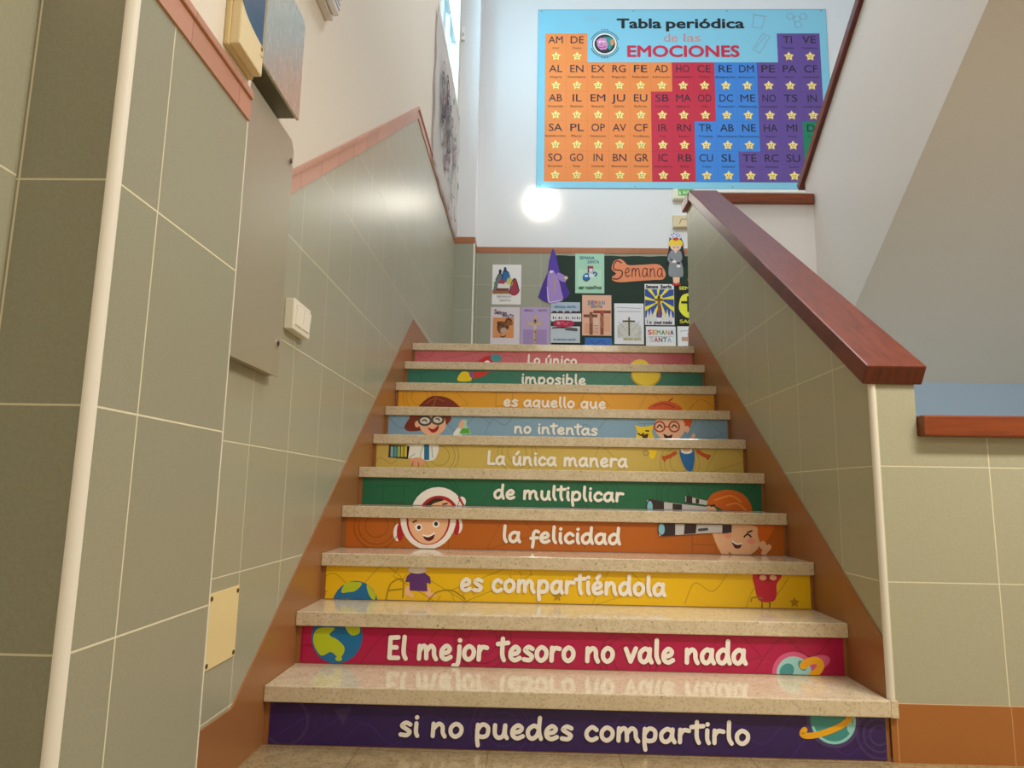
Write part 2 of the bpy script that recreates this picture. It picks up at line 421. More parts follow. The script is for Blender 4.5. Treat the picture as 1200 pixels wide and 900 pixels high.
# ================================================================== SETTING
T, R, TH, HW = 0.27, 0.1796, 0.0492, 0.97
YB = 5.10; XL = -0.97; XR = 3.75; LAND = 10*R; CEILZ = 6.8
# floors
bm = B(); box(bm, XL, XR, -5.0, 0.06, -0.12, 0.0); struct('floor', bm, TERRA_FLOOR)
bm = B(); box(bm, XL, XR, 9*T+0.30, YB, LAND-0.2, LAND); struct('floor_landing', bm, TERRAZZO)
# left wall: tiled dado with a terracotta border that climbs with the stair
def zb(y): return 1.63 if y < -0.267 else min(1.63+0.684*(y+0.267), 3.388)
PEAK = 2.304
bm = B()
prism(bm, [(-5, 0), (YB, 0), (YB, 3.388), (PEAK, 3.388), (-0.267, 1.63), (-5, 1.63)], 0, XL-0.12, XL, 0)
prism(bm, [(-5, 1.63), (-0.267, 1.63), (PEAK, 3.388), (3.12, 3.388), (3.12, CEILZ), (-5, CEILZ)], 0, XL-0.12, XL, 1)
prism(bm, [(3.12, 3.388), (4.58, 3.388), (4.58, 4.80), (3.12, 4.80)], 0, XL-0.12, XL, 1)
prism(bm, [(3.12, 6.55), (4.58, 6.55), (4.58, CEILZ), (3.12, CEILZ)], 0, XL-0.12, XL, 1)
prism(bm, [(4.58, 3.388), (YB, 3.388), (YB, CEILZ), (4.58, CEILZ)], 0, XL-0.12, XL, 1)
struct('wall_left', bm, [TILE, PL_BEIGE])
def strip(bm, lo, hi, dx, mi):
    prism(bm, [(-0.785, 1.63+lo), (-0.267, 1.63+lo), (PEAK, 3.388+lo), (4.8, 3.388+lo), (4.8, 3.388+hi), (PEAK, 3.388+hi), (-0.267, 1.63+hi), (-0.785, 1.63+hi)], 0, XL, XL+dx, mi)
bm = B(); strip(bm, 0, 0.068, 0.006, 0); strip(bm, 0.068, 0.088, 0.014, 0); struct('trim_left_border', bm, TERRA)
# pilaster at the foot of the stair
PX = -0.81; PY0, PY1 = -1.251, -0.785
bm = B(); box(bm, XL, PX, PY0, PY1, 0, 1.63, 0); box(bm, XL, PX, PY0, PY1, 1.63, 3.2, 1)
struct('wall_left_pilaster', bm, [TILE_PIL, PL_BEIGE])
bm = B(); box(bm, XL, PX+0.005, PY0-0.005, PY1, 1.63, 1.682); box(bm, XL, PX+0.011, PY0-0.011, PY1, 1.682, 1.70, bev=0.003); struct('trim_pilaster_border', bm, TERRA)
def corner_trim(name, x, y, z0, z1, r=0.012, qx=1, qy=-1):
    bm = B(); P = [(x-qx*r*1.2, y-qy*r*1.2)]
    for i in range(7):
        t = math.pi/2*i/6; P.append((x-qx*r*0.9+qx*r*1.25*math.cos(t), y-qy*r*0.9+qy*r*1.25*math.sin(t)))
    r *= 1.15; e = r*0.46
    P = [(x-qx*r, y-qy*r)] + [(x-qx*r+qx*(r+e)*math.cos(t), y-qy*r+qy*(r+e)*math.sin(t)) for t in [math.pi/2*i/8 for i in range(9)]]
    prism(bm, P, 2, z0, z1); return struct(name, bm, TRIMW)
corner_trim('trim_pilaster_corner', PX, PY0, 0, 1.63, 0.0095)
bm = B(); box(bm, XL, PX+0.006, PY0-0.006, PY1, 0, 0.18); struct('baseboard_pilaster', bm, BROWN)
bm = B(); box(bm, XL, XL+0.006, -5, PY0-0.006, 0, 0.18); struct('baseboard_left', bm, BROWN)
bm = B(); box(bm, PX-0.004, PX+0.0012, PY1-0.003, PY1+0.0012, 0.18, 1.70); struct('trim_pilaster_edge', bm, TRIMW)
# stringer skirting on the left wall and on the parapet
def sk(y): return 0.179+0.666*(y+0.235)
SKP = [(-0.785, 0), (0.02, 0), (2.6, 1.70), (2.6, sk(2.445)), (2.445, sk(2.445)), (-0.235, 0.179), (-0.785, 0.179)]
bm = B(); prism(bm, SKP, 0, XL, XL+0.006); struct('baseboard_left_stair', bm, BROWN)
bm = B(); box(bm, XL, XL+0.006, 2.6, 4.8, LAND, sk(2.445)); struct('baseboard_left_landing', bm, BROWN)
# back wall
bm = B(); box(bm, XL, XR, YB, YB+0.12, 1.5, 3.388, 0); box(bm, XL, XR, YB, YB+0.12, 3.388, CEILZ, 1); struct('wall_back', bm, [TILE_BACK, PL_WHITE])
bm = B(); box(bm, -0.76, 1.83, YB-0.006, YB, 3.388, 3.452); struct('trim_back_border', bm, TERRA_BACK)
bm = B(); box(bm, XL, -0.76, 4.8, YB, LAND, 3.388, 0); box(bm, XL, -0.76, 4.8, YB, 3.388, CEILZ, 1); struct('wall_back_pillar', bm, [TILE_BACK, PL_WHITE])
bm = B(); box(bm, XL, -0.754, 4.794, YB-0.006, 3.385, 3.452); struct('trim_pillar_border', bm, TERRA_BACK)
corner_trim('trim_pillar_corner', -0.76, 4.8, LAND, 3.388, 0.010)
# right: parapet of the first flight, low wall of the hall, wall of the gap, side and soffit of the second flight
def capz(y): return 1.212+0.700*(y+0.03)       # top of sloped handrail cap
PE = 2.46
bm = B(); prism(bm, [(0.017, 0), (PE+0.13, LAND-0.2), (PE+0.13, 2.84), (2.40, capz(2.40)-0.085), (0.017, capz(0.017)-0.085)], 0, HW, 1.11)
struct('wall_stair_parapet', bm, TILE_RIGHT)
bm = B(); prism(bm, [(0.03, 0), (2.6, 1.70), (2.6, sk(2.445)), (2.445, sk(2.445)), (0.03, sk(0.03))], 0, HW-0.005, HW); struct('baseboard_parapet', bm, BROWN)
corner_trim('trim_parapet_corner', HW, 0.017, R-0.002, capz(0.017)-0.086, 0.0095, -1, -1)
bm = B(); box(bm, 1.11, XR, 0.017, 0.15, 0, 0.99); struct('wall_right_low', bm, TILE_RIGHT)
bm = B(); box(bm, 0.966, XR, 0.011, 0.0169, 0, 0.13); box(bm, 0.988, XR, 0.011, 0.0169, 0.13, 0.168); struct('baseboard_right', bm, tile_mat('brown_skirting_tile', '#a0652f', '#b98a55', 0.345, 3.0, 0.985, 0, -1, rough=0.4, speck=0.05))
bm = B(); box(bm, 1.11, 1.83, PE, PE+0.13, LAND-0.2, 2.83); struct('wall_landing_gap', bm, PL_PAR)
def sf(y): return 1.965+0.712*(1.91-y)          # soffit of second flight
def h2(y): return 3.045+0.700*(2.6-y)           # underside of upper handrail
bm = B(); prism(bm, [(PE, sf(PE)), (PE+0.13, sf(PE)), (PE+0.13, h2(PE+0.13)), (-0.75, h2(-0.75)), (-0.75, sf(-0.75))], 0, 1.83, 1.95)
struct('wall_upper_flight_parapet', bm, PL_PAR)
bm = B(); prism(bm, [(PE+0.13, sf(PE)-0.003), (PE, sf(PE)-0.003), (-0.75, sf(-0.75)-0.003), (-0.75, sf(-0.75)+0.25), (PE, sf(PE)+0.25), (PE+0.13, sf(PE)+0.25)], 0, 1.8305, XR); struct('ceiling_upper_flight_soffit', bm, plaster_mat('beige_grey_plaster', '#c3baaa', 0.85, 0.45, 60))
bm = B(); box(bm, 1.11, XR, PE, PE+0.13, 0, 1.59); struct('wall_under_landing', bm, PL_BLUE)
bm = B(); box(bm, XR, XR+0.12, -5, YB, 0, CEILZ); struct('wall_right', bm, PL_GREY)
bm = B(); box(bm, XL, XR, -5.12, -5, 0, 3.2); struct('wall_front', bm, PL_BEIGE)
bm = B(); box(bm, XL, XR, -5.12, -0.75, 3.2, 3.45); struct('ceiling', bm, PL_GREY)
bm = B(); box(bm, 1.83, XR, -0.87, -0.75, 3.45, 4.8); struct('upper_light_blocker', bm, PL_GREY)  # unseen blocker added to keep sky light off the soffit

# window high in the left wall
bm = B()
for a, b, c, d in ((3.12, 3.17, 4.80, 6.55), (4.53, 4.58, 4.80, 6.55), (3.17, 4.53, 4.80, 4.85), (3.17, 4.53, 6.50, 6.55)): box(bm, XL-0.09, XL+0.012, a, b, c, d)
w = struct('window_1', bm, paint('#f2f4f4', 0.35))
bm = B()
for y in (3.62, 4.08): box(bm, XL-0.075, XL-0.03, y-0.018, y+0.018, 4.85, 6.50)
box(bm, XL-0.075, XL-0.03, 3.17, 4.53, 5.52, 5.55)
link('glazing_bar', bm, paint('#d5e4ea', 0.4), w)
bm = B(); box(bm, XL-0.056, XL-0.052, 3.17, 4.53, 4.85, 6.50)
gm, N, L, b_ = newmat('sky_tinted_glass'); b_.inputs['Transmission Weight'].default_value = 1; b_.inputs['Roughness'].default_value = 0.0; b_.inputs['IOR'].default_value = 1.05; b_.inputs['Base Color'].default_value = (0.72, 0.98, 1.0, 1)  # cyan of the sky light put into the glass tint
link('window_pane', bm, gm, w)

# ================================================================== STAIR STEPS
def ry(i): return (i-1)*T+0.018
DZ = ['', '#34205a', '#b0154a', '#e9bd14', '#b8621a', '#1f6a49', '#cdb45c', '#83a8c4', '#e3a32a', '#2f7a66', '#cf6a74']
LINES = ['', 'si no puedes compartirlo', 'El mejor tesoro no vale nada', 'es compartiéndola', 'la felicidad', 'de multiplicar', 'La única manera', 'no intentas', 'es aquello que', 'imposible', 'Lo único']
# pixel extents of each line: left x, baseline y there, right x, baseline y there, ascender top y at left letter
TX = [None, (467, 863.2, 880, 873.5, 834.5), (453, 773.3, 876, 779.5, 743.5), (538.5, 693.3, 781, 699.5, 668), (588, 636, 728, 639, 614.5), (578, 585, 731.5, 589, 566.5),
      (570, 545, 736, 548.5, 527.5), (602, 508, 700.5, 511, 494), (589.5, 476.5, 710.5, 479.5, 463), (610.3, 450, 687, 452, 436.5), (617.5, 427, 676.5, 428.5, 415)]
CN = ['', 'purple', 'crimson', 'yellow', 'orange-brown', 'dark green', 'mustard', 'light blue', 'amber', 'teal green', 'rose']
LAB = ['', 'bottom terrazzo step with purple riser reading si no puedes compartirlo', 'terrazzo step with crimson riser reading El mejor tesoro no vale nada',
 'terrazzo step with yellow riser reading es compartiéndola', 'terrazzo step with orange-brown riser reading la felicidad', 'terrazzo step with dark green riser reading de multiplicar',
 'terrazzo step with mustard riser reading La única manera', 'terrazzo step with light blue riser reading no intentas', 'terrazzo step with amber riser reading es aquello que',
 'terrazzo step with teal green riser reading imposible', 'topmost terrazzo step with rose riser reading Lo único']
ART = {}
DECAL = {}
for i in range(1, 11):
    y0 = (i-1)*T; z1 = i*R; z0 = (i-1)*R
    s = thing('stair_step', (0, y0, z0), LAB[i], 'step', 'steps of the staircase')
    bm = B(); box(bm, -HW+0.0065, HW-0.0055, y0, y0+(T+0.03 if i < 10 else 0.30), z1-TH, z1, bev=0.004)
    if i == 1: box(bm, HW-0.0057, HW+0.016, y0, 0.0105, z1-TH, z1)
    link('tread', bm, TERRAZZO, s)
    bm = B(); box(bm, -HW+0.0065, HW-0.0055, ry(i)+0.002, ry(i)+0.02, z0+0.0005, z1-TH); link('riser', bm, BROWN, s)
    zc0 = z0+0.003; zc1 = z1-TH-0.001; xa, xb = -HW+0.024, HW-0.018
    bm = B(); box(bm, xa, xb, ry(i)+0.0005, ry(i)+0.002, zc0, zc1); d = link('riser_decal', bm, paint(DZ[i], 0.3), s)
    d['label'] = CN[i]+' printed riser decal'
    DECAL[i] = d
    ART[i] = ((0, ry(i)+0.0005, 0), (xa, xb, zc0, zc1))
def art(i): return Art(ART[i][0], (1, 0, 0), (0, 0, 1), (0, -1, 0), 0.3, ART[i][1], 0.0001, 0.0001)
def px(i, pts): return [(p.x, p.z) for p in (hit(x, y, 1, ry(i)) for x, y in pts)]
def sc(i, x=600, y=600): return (hit(x, y, 1, ry(i))-CAM).dot(CF)/FPX
class Px:
    """artwork on riser i measured in photo pixels"""
    def __init__(s, i, lay=6): s.i = i; s.a = art(i); s.k = sc(i); s.a.layer = lay
    def poly(s, pts, c, sm=False): s.a.poly(px(s.i, pts), c, sm); return s
    def ell(s, x, y, rx, ryy, c, rot=0): p = px(s.i, [(x, y)])[0]; s.a.ell(p[0], p[1], rx*s.k, ryy*s.k, c, rot); return s
    def ring(s, x, y, rx, ryy, w, c, rot=0, a0=0, a1=360): p = px(s.i, [(x, y)])[0]; s.a.ring(p[0], p[1], rx*s.k, ryy*s.k, w*s.k, c, rot, a0, a1); return s
    def line(s, lns, w, c, sm=True): s.a.stroke([px(s.i, l) for l in lns], w*s.k, c, sm); return s
    def star(s, x, y, r, c, inner=0.5, rot=90): p = px(s.i, [(x, y)])[0]; s.a.star(p[0], p[1], r*s.k, c, inner, rot); return s
    def build(s, name): return s.a.build(name, DECAL[s.i])
def shade(h, f):
    h = h.lstrip('#'); return '#'+''.join('%02x' % max(0, min(255, int(int(h[q:q+2], 16)*f))) for q in (0, 2, 4))
# outline doodles printed on each riser (thin darker tone)
rnd = random.Random(3)
for i in range(1, 11):
    a = art(i); c = shade(DZ[i], 0.80 if i > 1 else 1.3); x0, x1, z0, z1 = ART[i][1]; zm = (z0+z1)/2
    def A_(dx): return x0+(x1-x0)*dx
    for fx in (0.05, 0.2, 0.36, 0.62, 0.80, 0.93):
        a = art(i)
        k = rnd.choice('crplsb'); x = A_(fx+rnd.uniform(-.03, .03)); z = zm+rnd.uniform(-.03, .03)
        w = 0.0016
        if k == 'c':
            for r in (0.05, 0.08, 0.10): a.ring(x, z, r, r, w, c)
        elif k == 'r':
            t = rnd.uniform(-.7, .7); co, si = math.cos(t), math.sin(t)
            q = [(-.16, -.03), (.16, -.03), (.16, .03), (-.16, .03), (-.16, -.03)]
            a.stroke([[(x+p*co-r*si, z+p*si+r*co) for p, r in q]], w, c, False)
            a.stroke([[(x+p*co+.02*si, z+p*si-.02*co), (x+p*co, z+p*si)] for p in (-.12, -.08, -.04, 0, .04, .08, .12)], w, c, False)
        elif k == 'p':
            a.stroke([[(x-.12, z-.09), (x+.1, z-.02), (x-.02, z+.1), (x-.12, z-.09)]], w, c, False)
        elif k == 'l': a.stroke([[(x-.2, z-.08), (x-.1, z+.03), (x, z-.03), (x+.1, z+.06), (x+.18, z+.02)]], w, c)
        elif k == 's': a.stroke([[(x-.09, z-.06), (x-.05, z+.02), (x+.02, z-.01), (x+.08, z+.06)]], w, c)
        elif k == 'b': a.stroke([[(x-.05, z-.08), (x-.05, z+.05), (x+.05, z+.05), (x+.05, z-.08)], [(x-.08, z+.05), (x+.08, z+.05)], [(x-.05, z-.03), (x+.05, z-.03)]], w, c, False)
        a.build('outline_drawing', DECAL[i])
# lettering
for i in range(1, 11):
    xa, ya, xb, yb, yt = TX[i]
    p0, p1 = px(i, [(xa, ya), (xb, yb)]); pt = px(i, [(xa, yt)])[0]
    h = pt[1]-p0[1]; w = h*0.091
    c0 = 0
    for wd_ in LINES[i].split(' '):
        a = art(i); a.layer = 40
        a.hand(LINES[i], p0[0], p1[0], p0[1]+w*0.6, h-w*1.5, w, '#f4efe6', tilt=(p1[1]-p0[1])/(p1[0]-p0[0]), span=(c0, c0+len(wd_)))
        o = a.build('lettering', DECAL[i]); o['label'] = 'white lettering of the word '+wd_; c0 += len(wd_)+1
SKIN = '#f0bd96'; INK = '#2a1a14'
# riser 1: lower half of ringed planet
q = Px(1); q.ell(976, 844, 29, 29, '#4a3d6e').ell(968, 850, 33, 10, '#4a3d6e', 0.35).ell(976, 844, 25, 25, '#3f8f8c').ring(976, 844, 23.5, 23.5, 1.5, '#8fd0cc', 0, 200, 370)
q.poly([(992, 846), (998, 846), (1000, 856), (994, 858)], '#8fd0cc', True).ring(968, 850, 28, 6.5, 3.2, '#e9ab1c', 0.35, 150, 370)
q.build('planet_drawing')
for r in (10, 17, 24): Px(1).ring(1030, 862, r, r, 1.2, '#463567').build('faint_circle_drawing')
Px(1).ring(335, 845, 25, 25, 1.4, '#463567').build('faint_circle_drawing')
Px(1).poly([(392, 832), (412, 828), (402, 850)], '#463567').build('faint_cone_drawing')
# riser 2: globe lower half, planet upper half
q = Px(2)
for dy in (0,): q.ell(395, 746, 29.5, 29.5, '#1a6fa6')
q.poly([(372, 737), (392, 736), (386, 744), (396, 750), (404, 760), (398, 771), (388, 764), (376, 768), (367, 752)], '#b9c922', True).poly([(405, 733), (420, 733), (421, 742), (411, 744)], '#b9c922', True).ell(397, 772, 4, 2.5, '#b9c922')
q.build('globe_drawing')
q = Px(2); q.ell(931, 791, 25, 25, '#d65c8a').ell(955, 778, 18, 8, '#d65c8a', 0.35).ell(931, 791, 20, 20, '#9fd6d6').ell(922, 786, 9, 7, '#4a9aa0', 0.7).ell(940, 780, 4, 6, '#4a9aa0', 0.6)
q.ring(950, 783, 12, 7, 4, '#f2b01e', 0.5, -100, 120).build('planet_drawing')
# riser 3: globe upper half, child's shirt, red dress
q = Px(3); q.ell(416, 711, 27, 29, '#1a6fa6').poly([(400, 694), (406, 683), (424, 683), (417, 692), (408, 694)], '#b9c922', True).poly([(430, 685), (440, 696), (438, 704), (432, 696)], '#b9c922', True)
q.ell(407, 703, 2.5, 1.5, '#b9c922').ell(401, 703, 2.5, 1.5, '#b9c922').build('globe_drawing')
q = Px(3); q.ell(478, 692, 3.5, 6, SKIN, -0.3).ell(502, 694, 3.5, 6, SKIN, 0.3).ell(482, 698, 3, 2.5, SKIN).ell(508, 697, 3, 2.5, SKIN)
q.poly([(482, 671), (497, 671), (504, 676), (505, 684), (500, 683), (501, 693), (480, 692), (480, 682), (475, 682), (477, 675)], '#5f3376').ell(489, 668, 11, 4, '#e6dcd0').build('child_shirt_drawing')
q = Px(3); q.poly([(884, 671), (915, 673), (910, 685), (910, 698), (905, 705), (890, 704), (885, 690)], '#c8253f', True).poly([(887, 674), (912, 676), (905, 682), (893, 681)], '#a31d34').ell(894, 677, 4, 3, SKIN).ell(906, 677, 4, 3, SKIN)
q.line([[(893, 705), (893, 712)], [(902, 705), (902, 712)]], 0.8, '#8a6a10').build('red_dress_drawing')
q = Px(3); q.star(931, 706, 6, '#b08a10').star(653, 699, 6, '#b08a10').star(379, 694, 5, '#b08a10')
q.line([[(452, 704), (458, 684), (472, 679), (472, 700)], [(455, 692), (472, 690)], [(500, 706), (512, 694), (530, 692), (545, 702)], [(880, 705), (882, 700), (893, 701)]], 0.8, '#a8860f').build('star_drawing')
# riser 4: astronaut child lower half, boy with telescope
q = Px(4)
q.ell(466, 624, 5, 10, '#f4f0ec').ell(537, 616, 5, 9, '#f4f0ec').ell(469, 623, 4, 11, '#b21e2e').ell(535, 617, 3.5, 10, '#b21e2e')
q.ell(502, 607, 33, 36, '#f6f2ee').ell(502, 608, 26, 30, '#b21e2e').ell(502, 609, 23.5, 28, SKIN)
q.ell(490.5, 618, 4.2, 4.2, '#ffffff').ell(511, 614, 4.2, 4.2, '#ffffff').ell(491, 618, 2.2, 2.4, '#3a2012').ell(511, 614, 2.2, 2.4, '#3a2012')
q.poly([(496, 627), (502, 628), (509, 625), (508, 631), (503, 634), (498, 632)], '#5a1016', True).line([[(496, 627), (502, 628.5), (509, 625)]], 0.9, '#ffffff').line([[(484, 612), (488, 610)], [(507, 606), (512, 605)]], 0.8, INK)
q.build('astronaut_drawing')
q = Px(4)
q.line([[(838, 622), (843, 636), (850, 649)]], 4, SKIN).line([[(895, 648), (901, 641)]], 3, SKIN)
q.ell(868, 628, 24, 23, SKIN).poly([(866, 614), (905, 614), (901, 630), (893, 638), (888, 628), (886, 617)], '#d8691a', True).ell(894, 639, 4, 5, SKIN)
q.ell(853, 628, 4, 3, '#f0a088').ell(880, 634, 4.5, 3.5, '#f0a088').line([[(872, 629), (876, 626), (880, 629)], [(876, 624), (881, 622)]], 0.9, INK)
q.poly([(857, 633), (863, 637), (869, 637), (867, 642), (861, 642)], '#5a1a1c', True).line([[(858, 634), (863, 637.5), (869, 637)]], 0.8, '#ffffff')
q.build('boy_drawing')
q = Px(4, 60)
q.poly([(772, 614), (858, 615), (858, 623), (772, 628)], '#c9c9cc').poly([(776, 613), (791, 613), (791, 627), (778, 628)], '#33262a').poly([(802, 614), (816, 614.5), (815, 625), (801, 626)], '#33262a').poly([(846, 615), (857, 615), (857, 623.5), (846, 625)], '#33262a')
q.ell(776, 620, 5, 8, '#33262a').ell(775, 620, 3.6, 6.4, '#86c3d8').line([[(819, 621), (828, 620)]], 1.6, '#4c4c52').build('telescope_drawing')
# riser 5: top of helmet, orange hair, telescope
q = Px(5); q.ell(541, 588, 5, 6, '#f6f2ee').ell(513, 603, 32, 32, '#f6f2ee').ell(514, 605, 24, 24, '#b21e2e').ell(514, 606, 21, 21, SKIN).poly([(498, 592), (510, 584), (520, 586), (508, 590), (500, 596)], '#3a2216', True).line([[(519, 591), (524, 590)]], 0.9, INK)
q.line([[(538, 583), (543, 592)]], 1.2, '#b21e2e').build('helmet_drawing')
q = Px(5); q.ell(832, 599, 8, 6, SKIN).poly([(828, 590), (836, 578), (856, 574), (874, 582), (881, 601), (858, 604), (846, 597), (836, 592)], '#d8691a', True).line([[(838, 586), (856, 581), (868, 588)], [(852, 592), (864, 590), (874, 598)]], 1.0, '#f0933a')
q.line([[(833, 593), (837, 592)]], 1, INK).build('boy_hair_drawing')
q = Px(5, 40); q.poly([(758, 586), (828, 594), (828, 604), (760, 604)], '#c9c9cc').poly([(762, 585), (778, 588), (778, 604), (763, 604)], '#33262a').poly([(788, 590), (799, 591), (799, 604), (788, 604)], '#33262a').ell(762, 594, 4.5, 9, '#33262a').ell(761.5, 594, 3.2, 7, '#86c3d8')
q.poly([(803, 581), (829, 587), (828, 592), (803, 588)], '#c9c9cc').poly([(804, 580.5), (811, 582), (811, 590), (804, 588.5)], '#33262a').poly([(815, 584), (819, 585), (819, 590), (815, 590)], '#33262a').build('telescope_drawing')
# riser 6: girl in lab coat with books, boy's overalls, star tip
q = Px(6); q.poly([(456, 521), (480, 523), (478, 538), (455, 536)], '#3c3a36')
for k, c in enumerate(('#8fb6c4', '#5a9aa8', '#a7c26a', '#cdbf3a', '#d9c64a')): q.poly([(458+k*4, 523), (461+k*4, 523.3), (460.6+k*4, 535.5), (457.6+k*4, 535.2)], c)
q.build('book_drawing')
q = Px(6); q.poly([(480, 520), (512, 520), (511, 536), (503, 540), (490, 538), (477, 536), (476, 530)], '#eef0ee', True).poly([(497, 520), (503, 520), (503, 539), (497, 539)], '#1f74a0').line([[(486, 532), (480, 536)], [(506, 524), (507, 536)]], 0.6, '#b9bcb8')
q.ell(489, 541, 9, 5, '#e6a684').line([[(484, 541), (483, 546)], [(490, 542), (491, 547)]], 0.6, '#a8653f').build('girl_coat_drawing')
q = Px(6); q.poly([(797, 527), (813, 528), (812, 550), (805, 551), (799, 541)], '#1f6bb0', True).ell(804.5, 528, 7, 4, '#eef0ee')
q.ell(804, 526, 5, 3, SKIN).line([[(778, 537), (784, 535), (791, 531)], [(818, 529), (824, 533), (830, 535)]], 2.3, '#c2521a').line([[(779, 540), (777, 535)], [(829, 538), (832, 534)]], 1.2, '#c2521a').build('boy_body_drawing')
q = Px(6); q.poly([(759, 527), (770, 527.5), (766, 538), (762, 537)], '#f2d21a').ring(757, 531, 3, 2.5, 0.8, '#a8925a').build('star_tip_drawing')
# riser 7: girl's face with goggles and flask, star, boy's face
q = Px(7); q.poly([(484, 486), (480, 490), (474, 500), (478, 505), (490, 505), (497, 503), (520, 500), (527, 487)], '#7a2c18', True).ell(507, 497, 16, 14, '#f0b894').ell(489, 497, 3, 4, '#f0b894')
q.ring(498, 493, 7, 5, 1.5, '#4a4a48').ring(513, 492, 6.5, 4.8, 1.5, '#4a4a48').ell(498, 493, 6, 4, '#dcd6cc').ell(513, 492, 5.5, 3.8, '#dcd6cc').line([[(495, 493), (498, 492), (500, 494)], [(511, 491), (514, 491), (515, 493)]], 0.7, INK)
q.poly([(501, 501), (508, 503), (514, 498), (513, 504), (507, 507)], '#a31d22', True).build('girl_face_drawing')
q = Px(7); q.poly([(531, 509), (538, 500), (543, 502), (540, 511)], '#eef0ee', True).ell(541, 497, 3, 6, '#f0b894', -0.4).poly([(543, 492), (547, 492), (547, 499), (552, 507), (551, 509), (538, 509), (538, 507), (543, 499)], '#b7d7c0').poly([(541, 502), (549, 502), (551, 508), (539, 508)], '#58b030').build('flask_drawing')
q = Px(7); q.poly([(744, 498), (750, 500), (756, 500), (766, 498), (764, 506), (768, 517), (744, 517), (747, 506)], '#f2d21a').line([[(748, 508), (751, 510), (754, 508)], [(757, 505), (760, 505)]], 0.9, INK).poly([(752, 510), (760, 508), (758, 516), (754, 516)], '#3a1a10').build('star_drawing')
q = Px(7); q.poly([(800, 490), (811, 492), (808, 502), (803, 505)], '#d8591a', True).ell(785, 500, 18, 17, '#f4c3a4').ell(805, 503, 3, 4, '#f4c3a4')
q.ring(773, 500, 6, 6, 0.9, '#b23a22').ring(790, 500, 6, 6, 0.9, '#b23a22').line([[(770, 501), (773, 498), (776, 501)], [(787, 501), (790, 498), (793, 501)]], 0.8, INK).line([[(779, 500), (784, 500)]], 0.8, '#b23a22')
q.poly([(777, 508), (783, 511), (788, 509), (787, 514), (779, 514)], '#3a1210').line([[(811, 514), (813, 510)]], 2, '#f4c3a4').build('boy_face_drawing')
# riser 8: girl's hair, boy's hair
q = Px(8); q.poly([(490, 477), (498, 469), (508, 464), (524, 466), (536, 474), (536, 480), (488, 480)], '#7a2c18', True).line([[(500, 472), (510, 467), (520, 470)]], 0.8, '#a04a28').build('girl_hair_drawing')
q = Px(8); q.poly([(760, 480), (764, 474), (778, 470), (792, 473), (799, 481), (778, 484)], '#d8591a', True).line([[(784, 470), (788, 467)], [(766, 476), (778, 473), (790, 477)]], 0.9, '#b23a14').build('boy_hair_drawing')
# riser 9, 10: rocket and yellow disc
q = Px(9); q.poly([(536, 446), (541, 436), (550, 437), (552, 446)], '#f2d21a', True).poly([(549, 435), (558, 436), (556, 444), (551, 442)], '#8a5a90').poly([(556, 436), (576, 435), (566, 441), (555, 444)], '#d8342e').build('rocket_drawing')
q = Px(9); q.ell(757, 439, 18, 15, '#c9a812').ell(757, 438, 16.5, 14, '#f2d21a').build('yellow_disc_drawing')
q = Px(10); q.poly([(560, 426), (566, 419), (575, 417), (577, 426)], '#c8253f', True).poly([(576, 416), (585, 416), (588, 421), (582, 424), (576, 422)], '#3f9aa0', True).ell(571, 424, 3, 1.6, '#f4f0ec').build('rocket_drawing')
q = Px(10); q.ell(750, 433, 13, 12.5, '#f2d21a').build('yellow_disc_drawing')

# ================================================================== HANDRAIL CAPS
def rail(name, pts, ax, a0, a1, mat, label):
    bm = B(); prism(bm, pts, ax, a0, a1, bev=0.006); o = link(name, bm, mat); return tag(o, label, 'handrail')
n_ = Vector((-0.700, 1)).normalized()*0.068
rail('wooden_handrail', [(-0.03, capz(-0.03)), (2.375, capz(2.375)), (2.375-n_.x, capz(2.375)-n_.y), (-0.03-n_.x, capz(-0.03)-n_.y)], 0, 0.94, 1.132, WOOD_Y, 'broad reddish brown sloping wooden handrail on the tiled stair parapet')
rail('wooden_handrail', [(-0.022, 0.989), (0.17, 0.989), (0.17, 1.056), (-0.022, 1.056)], 0, 1.112, XR, WOOD_X, 'level brown wooden rail with a dark knot on the low tiled wall')
rail('wooden_handrail', [(2.425, 2.83), (PE+0.16, 2.83), (PE+0.16, 2.90), (2.425, 2.90)], 0, 0.94, 1.825, WOOD_X, 'short level dark wooden rail on the white landing wall below the poster')
n2 = Vector((0.700, 1)).normalized()*0.06
rail('wooden_handrail', [(2.64, h2(2.64)), (-0.75, h2(-0.75)), (-0.75+n2.x, h2(-0.75)+n2.y), (2.64+n2.x, h2(2.64)+n2.y)], 0, 1.80, 1.98, WOOD_Y, 'thin dark steep wooden rail of the upper flight beside the poster')

# ================================================================== LEFT WALL FITTINGS
def screw(c, axis, parent, r=0.005):
    bm = B(); cyl(bm, c, axis, r, 0.002, 12); return link('screw', bm, paint('#6a5636', 0.35, 0.7), parent)
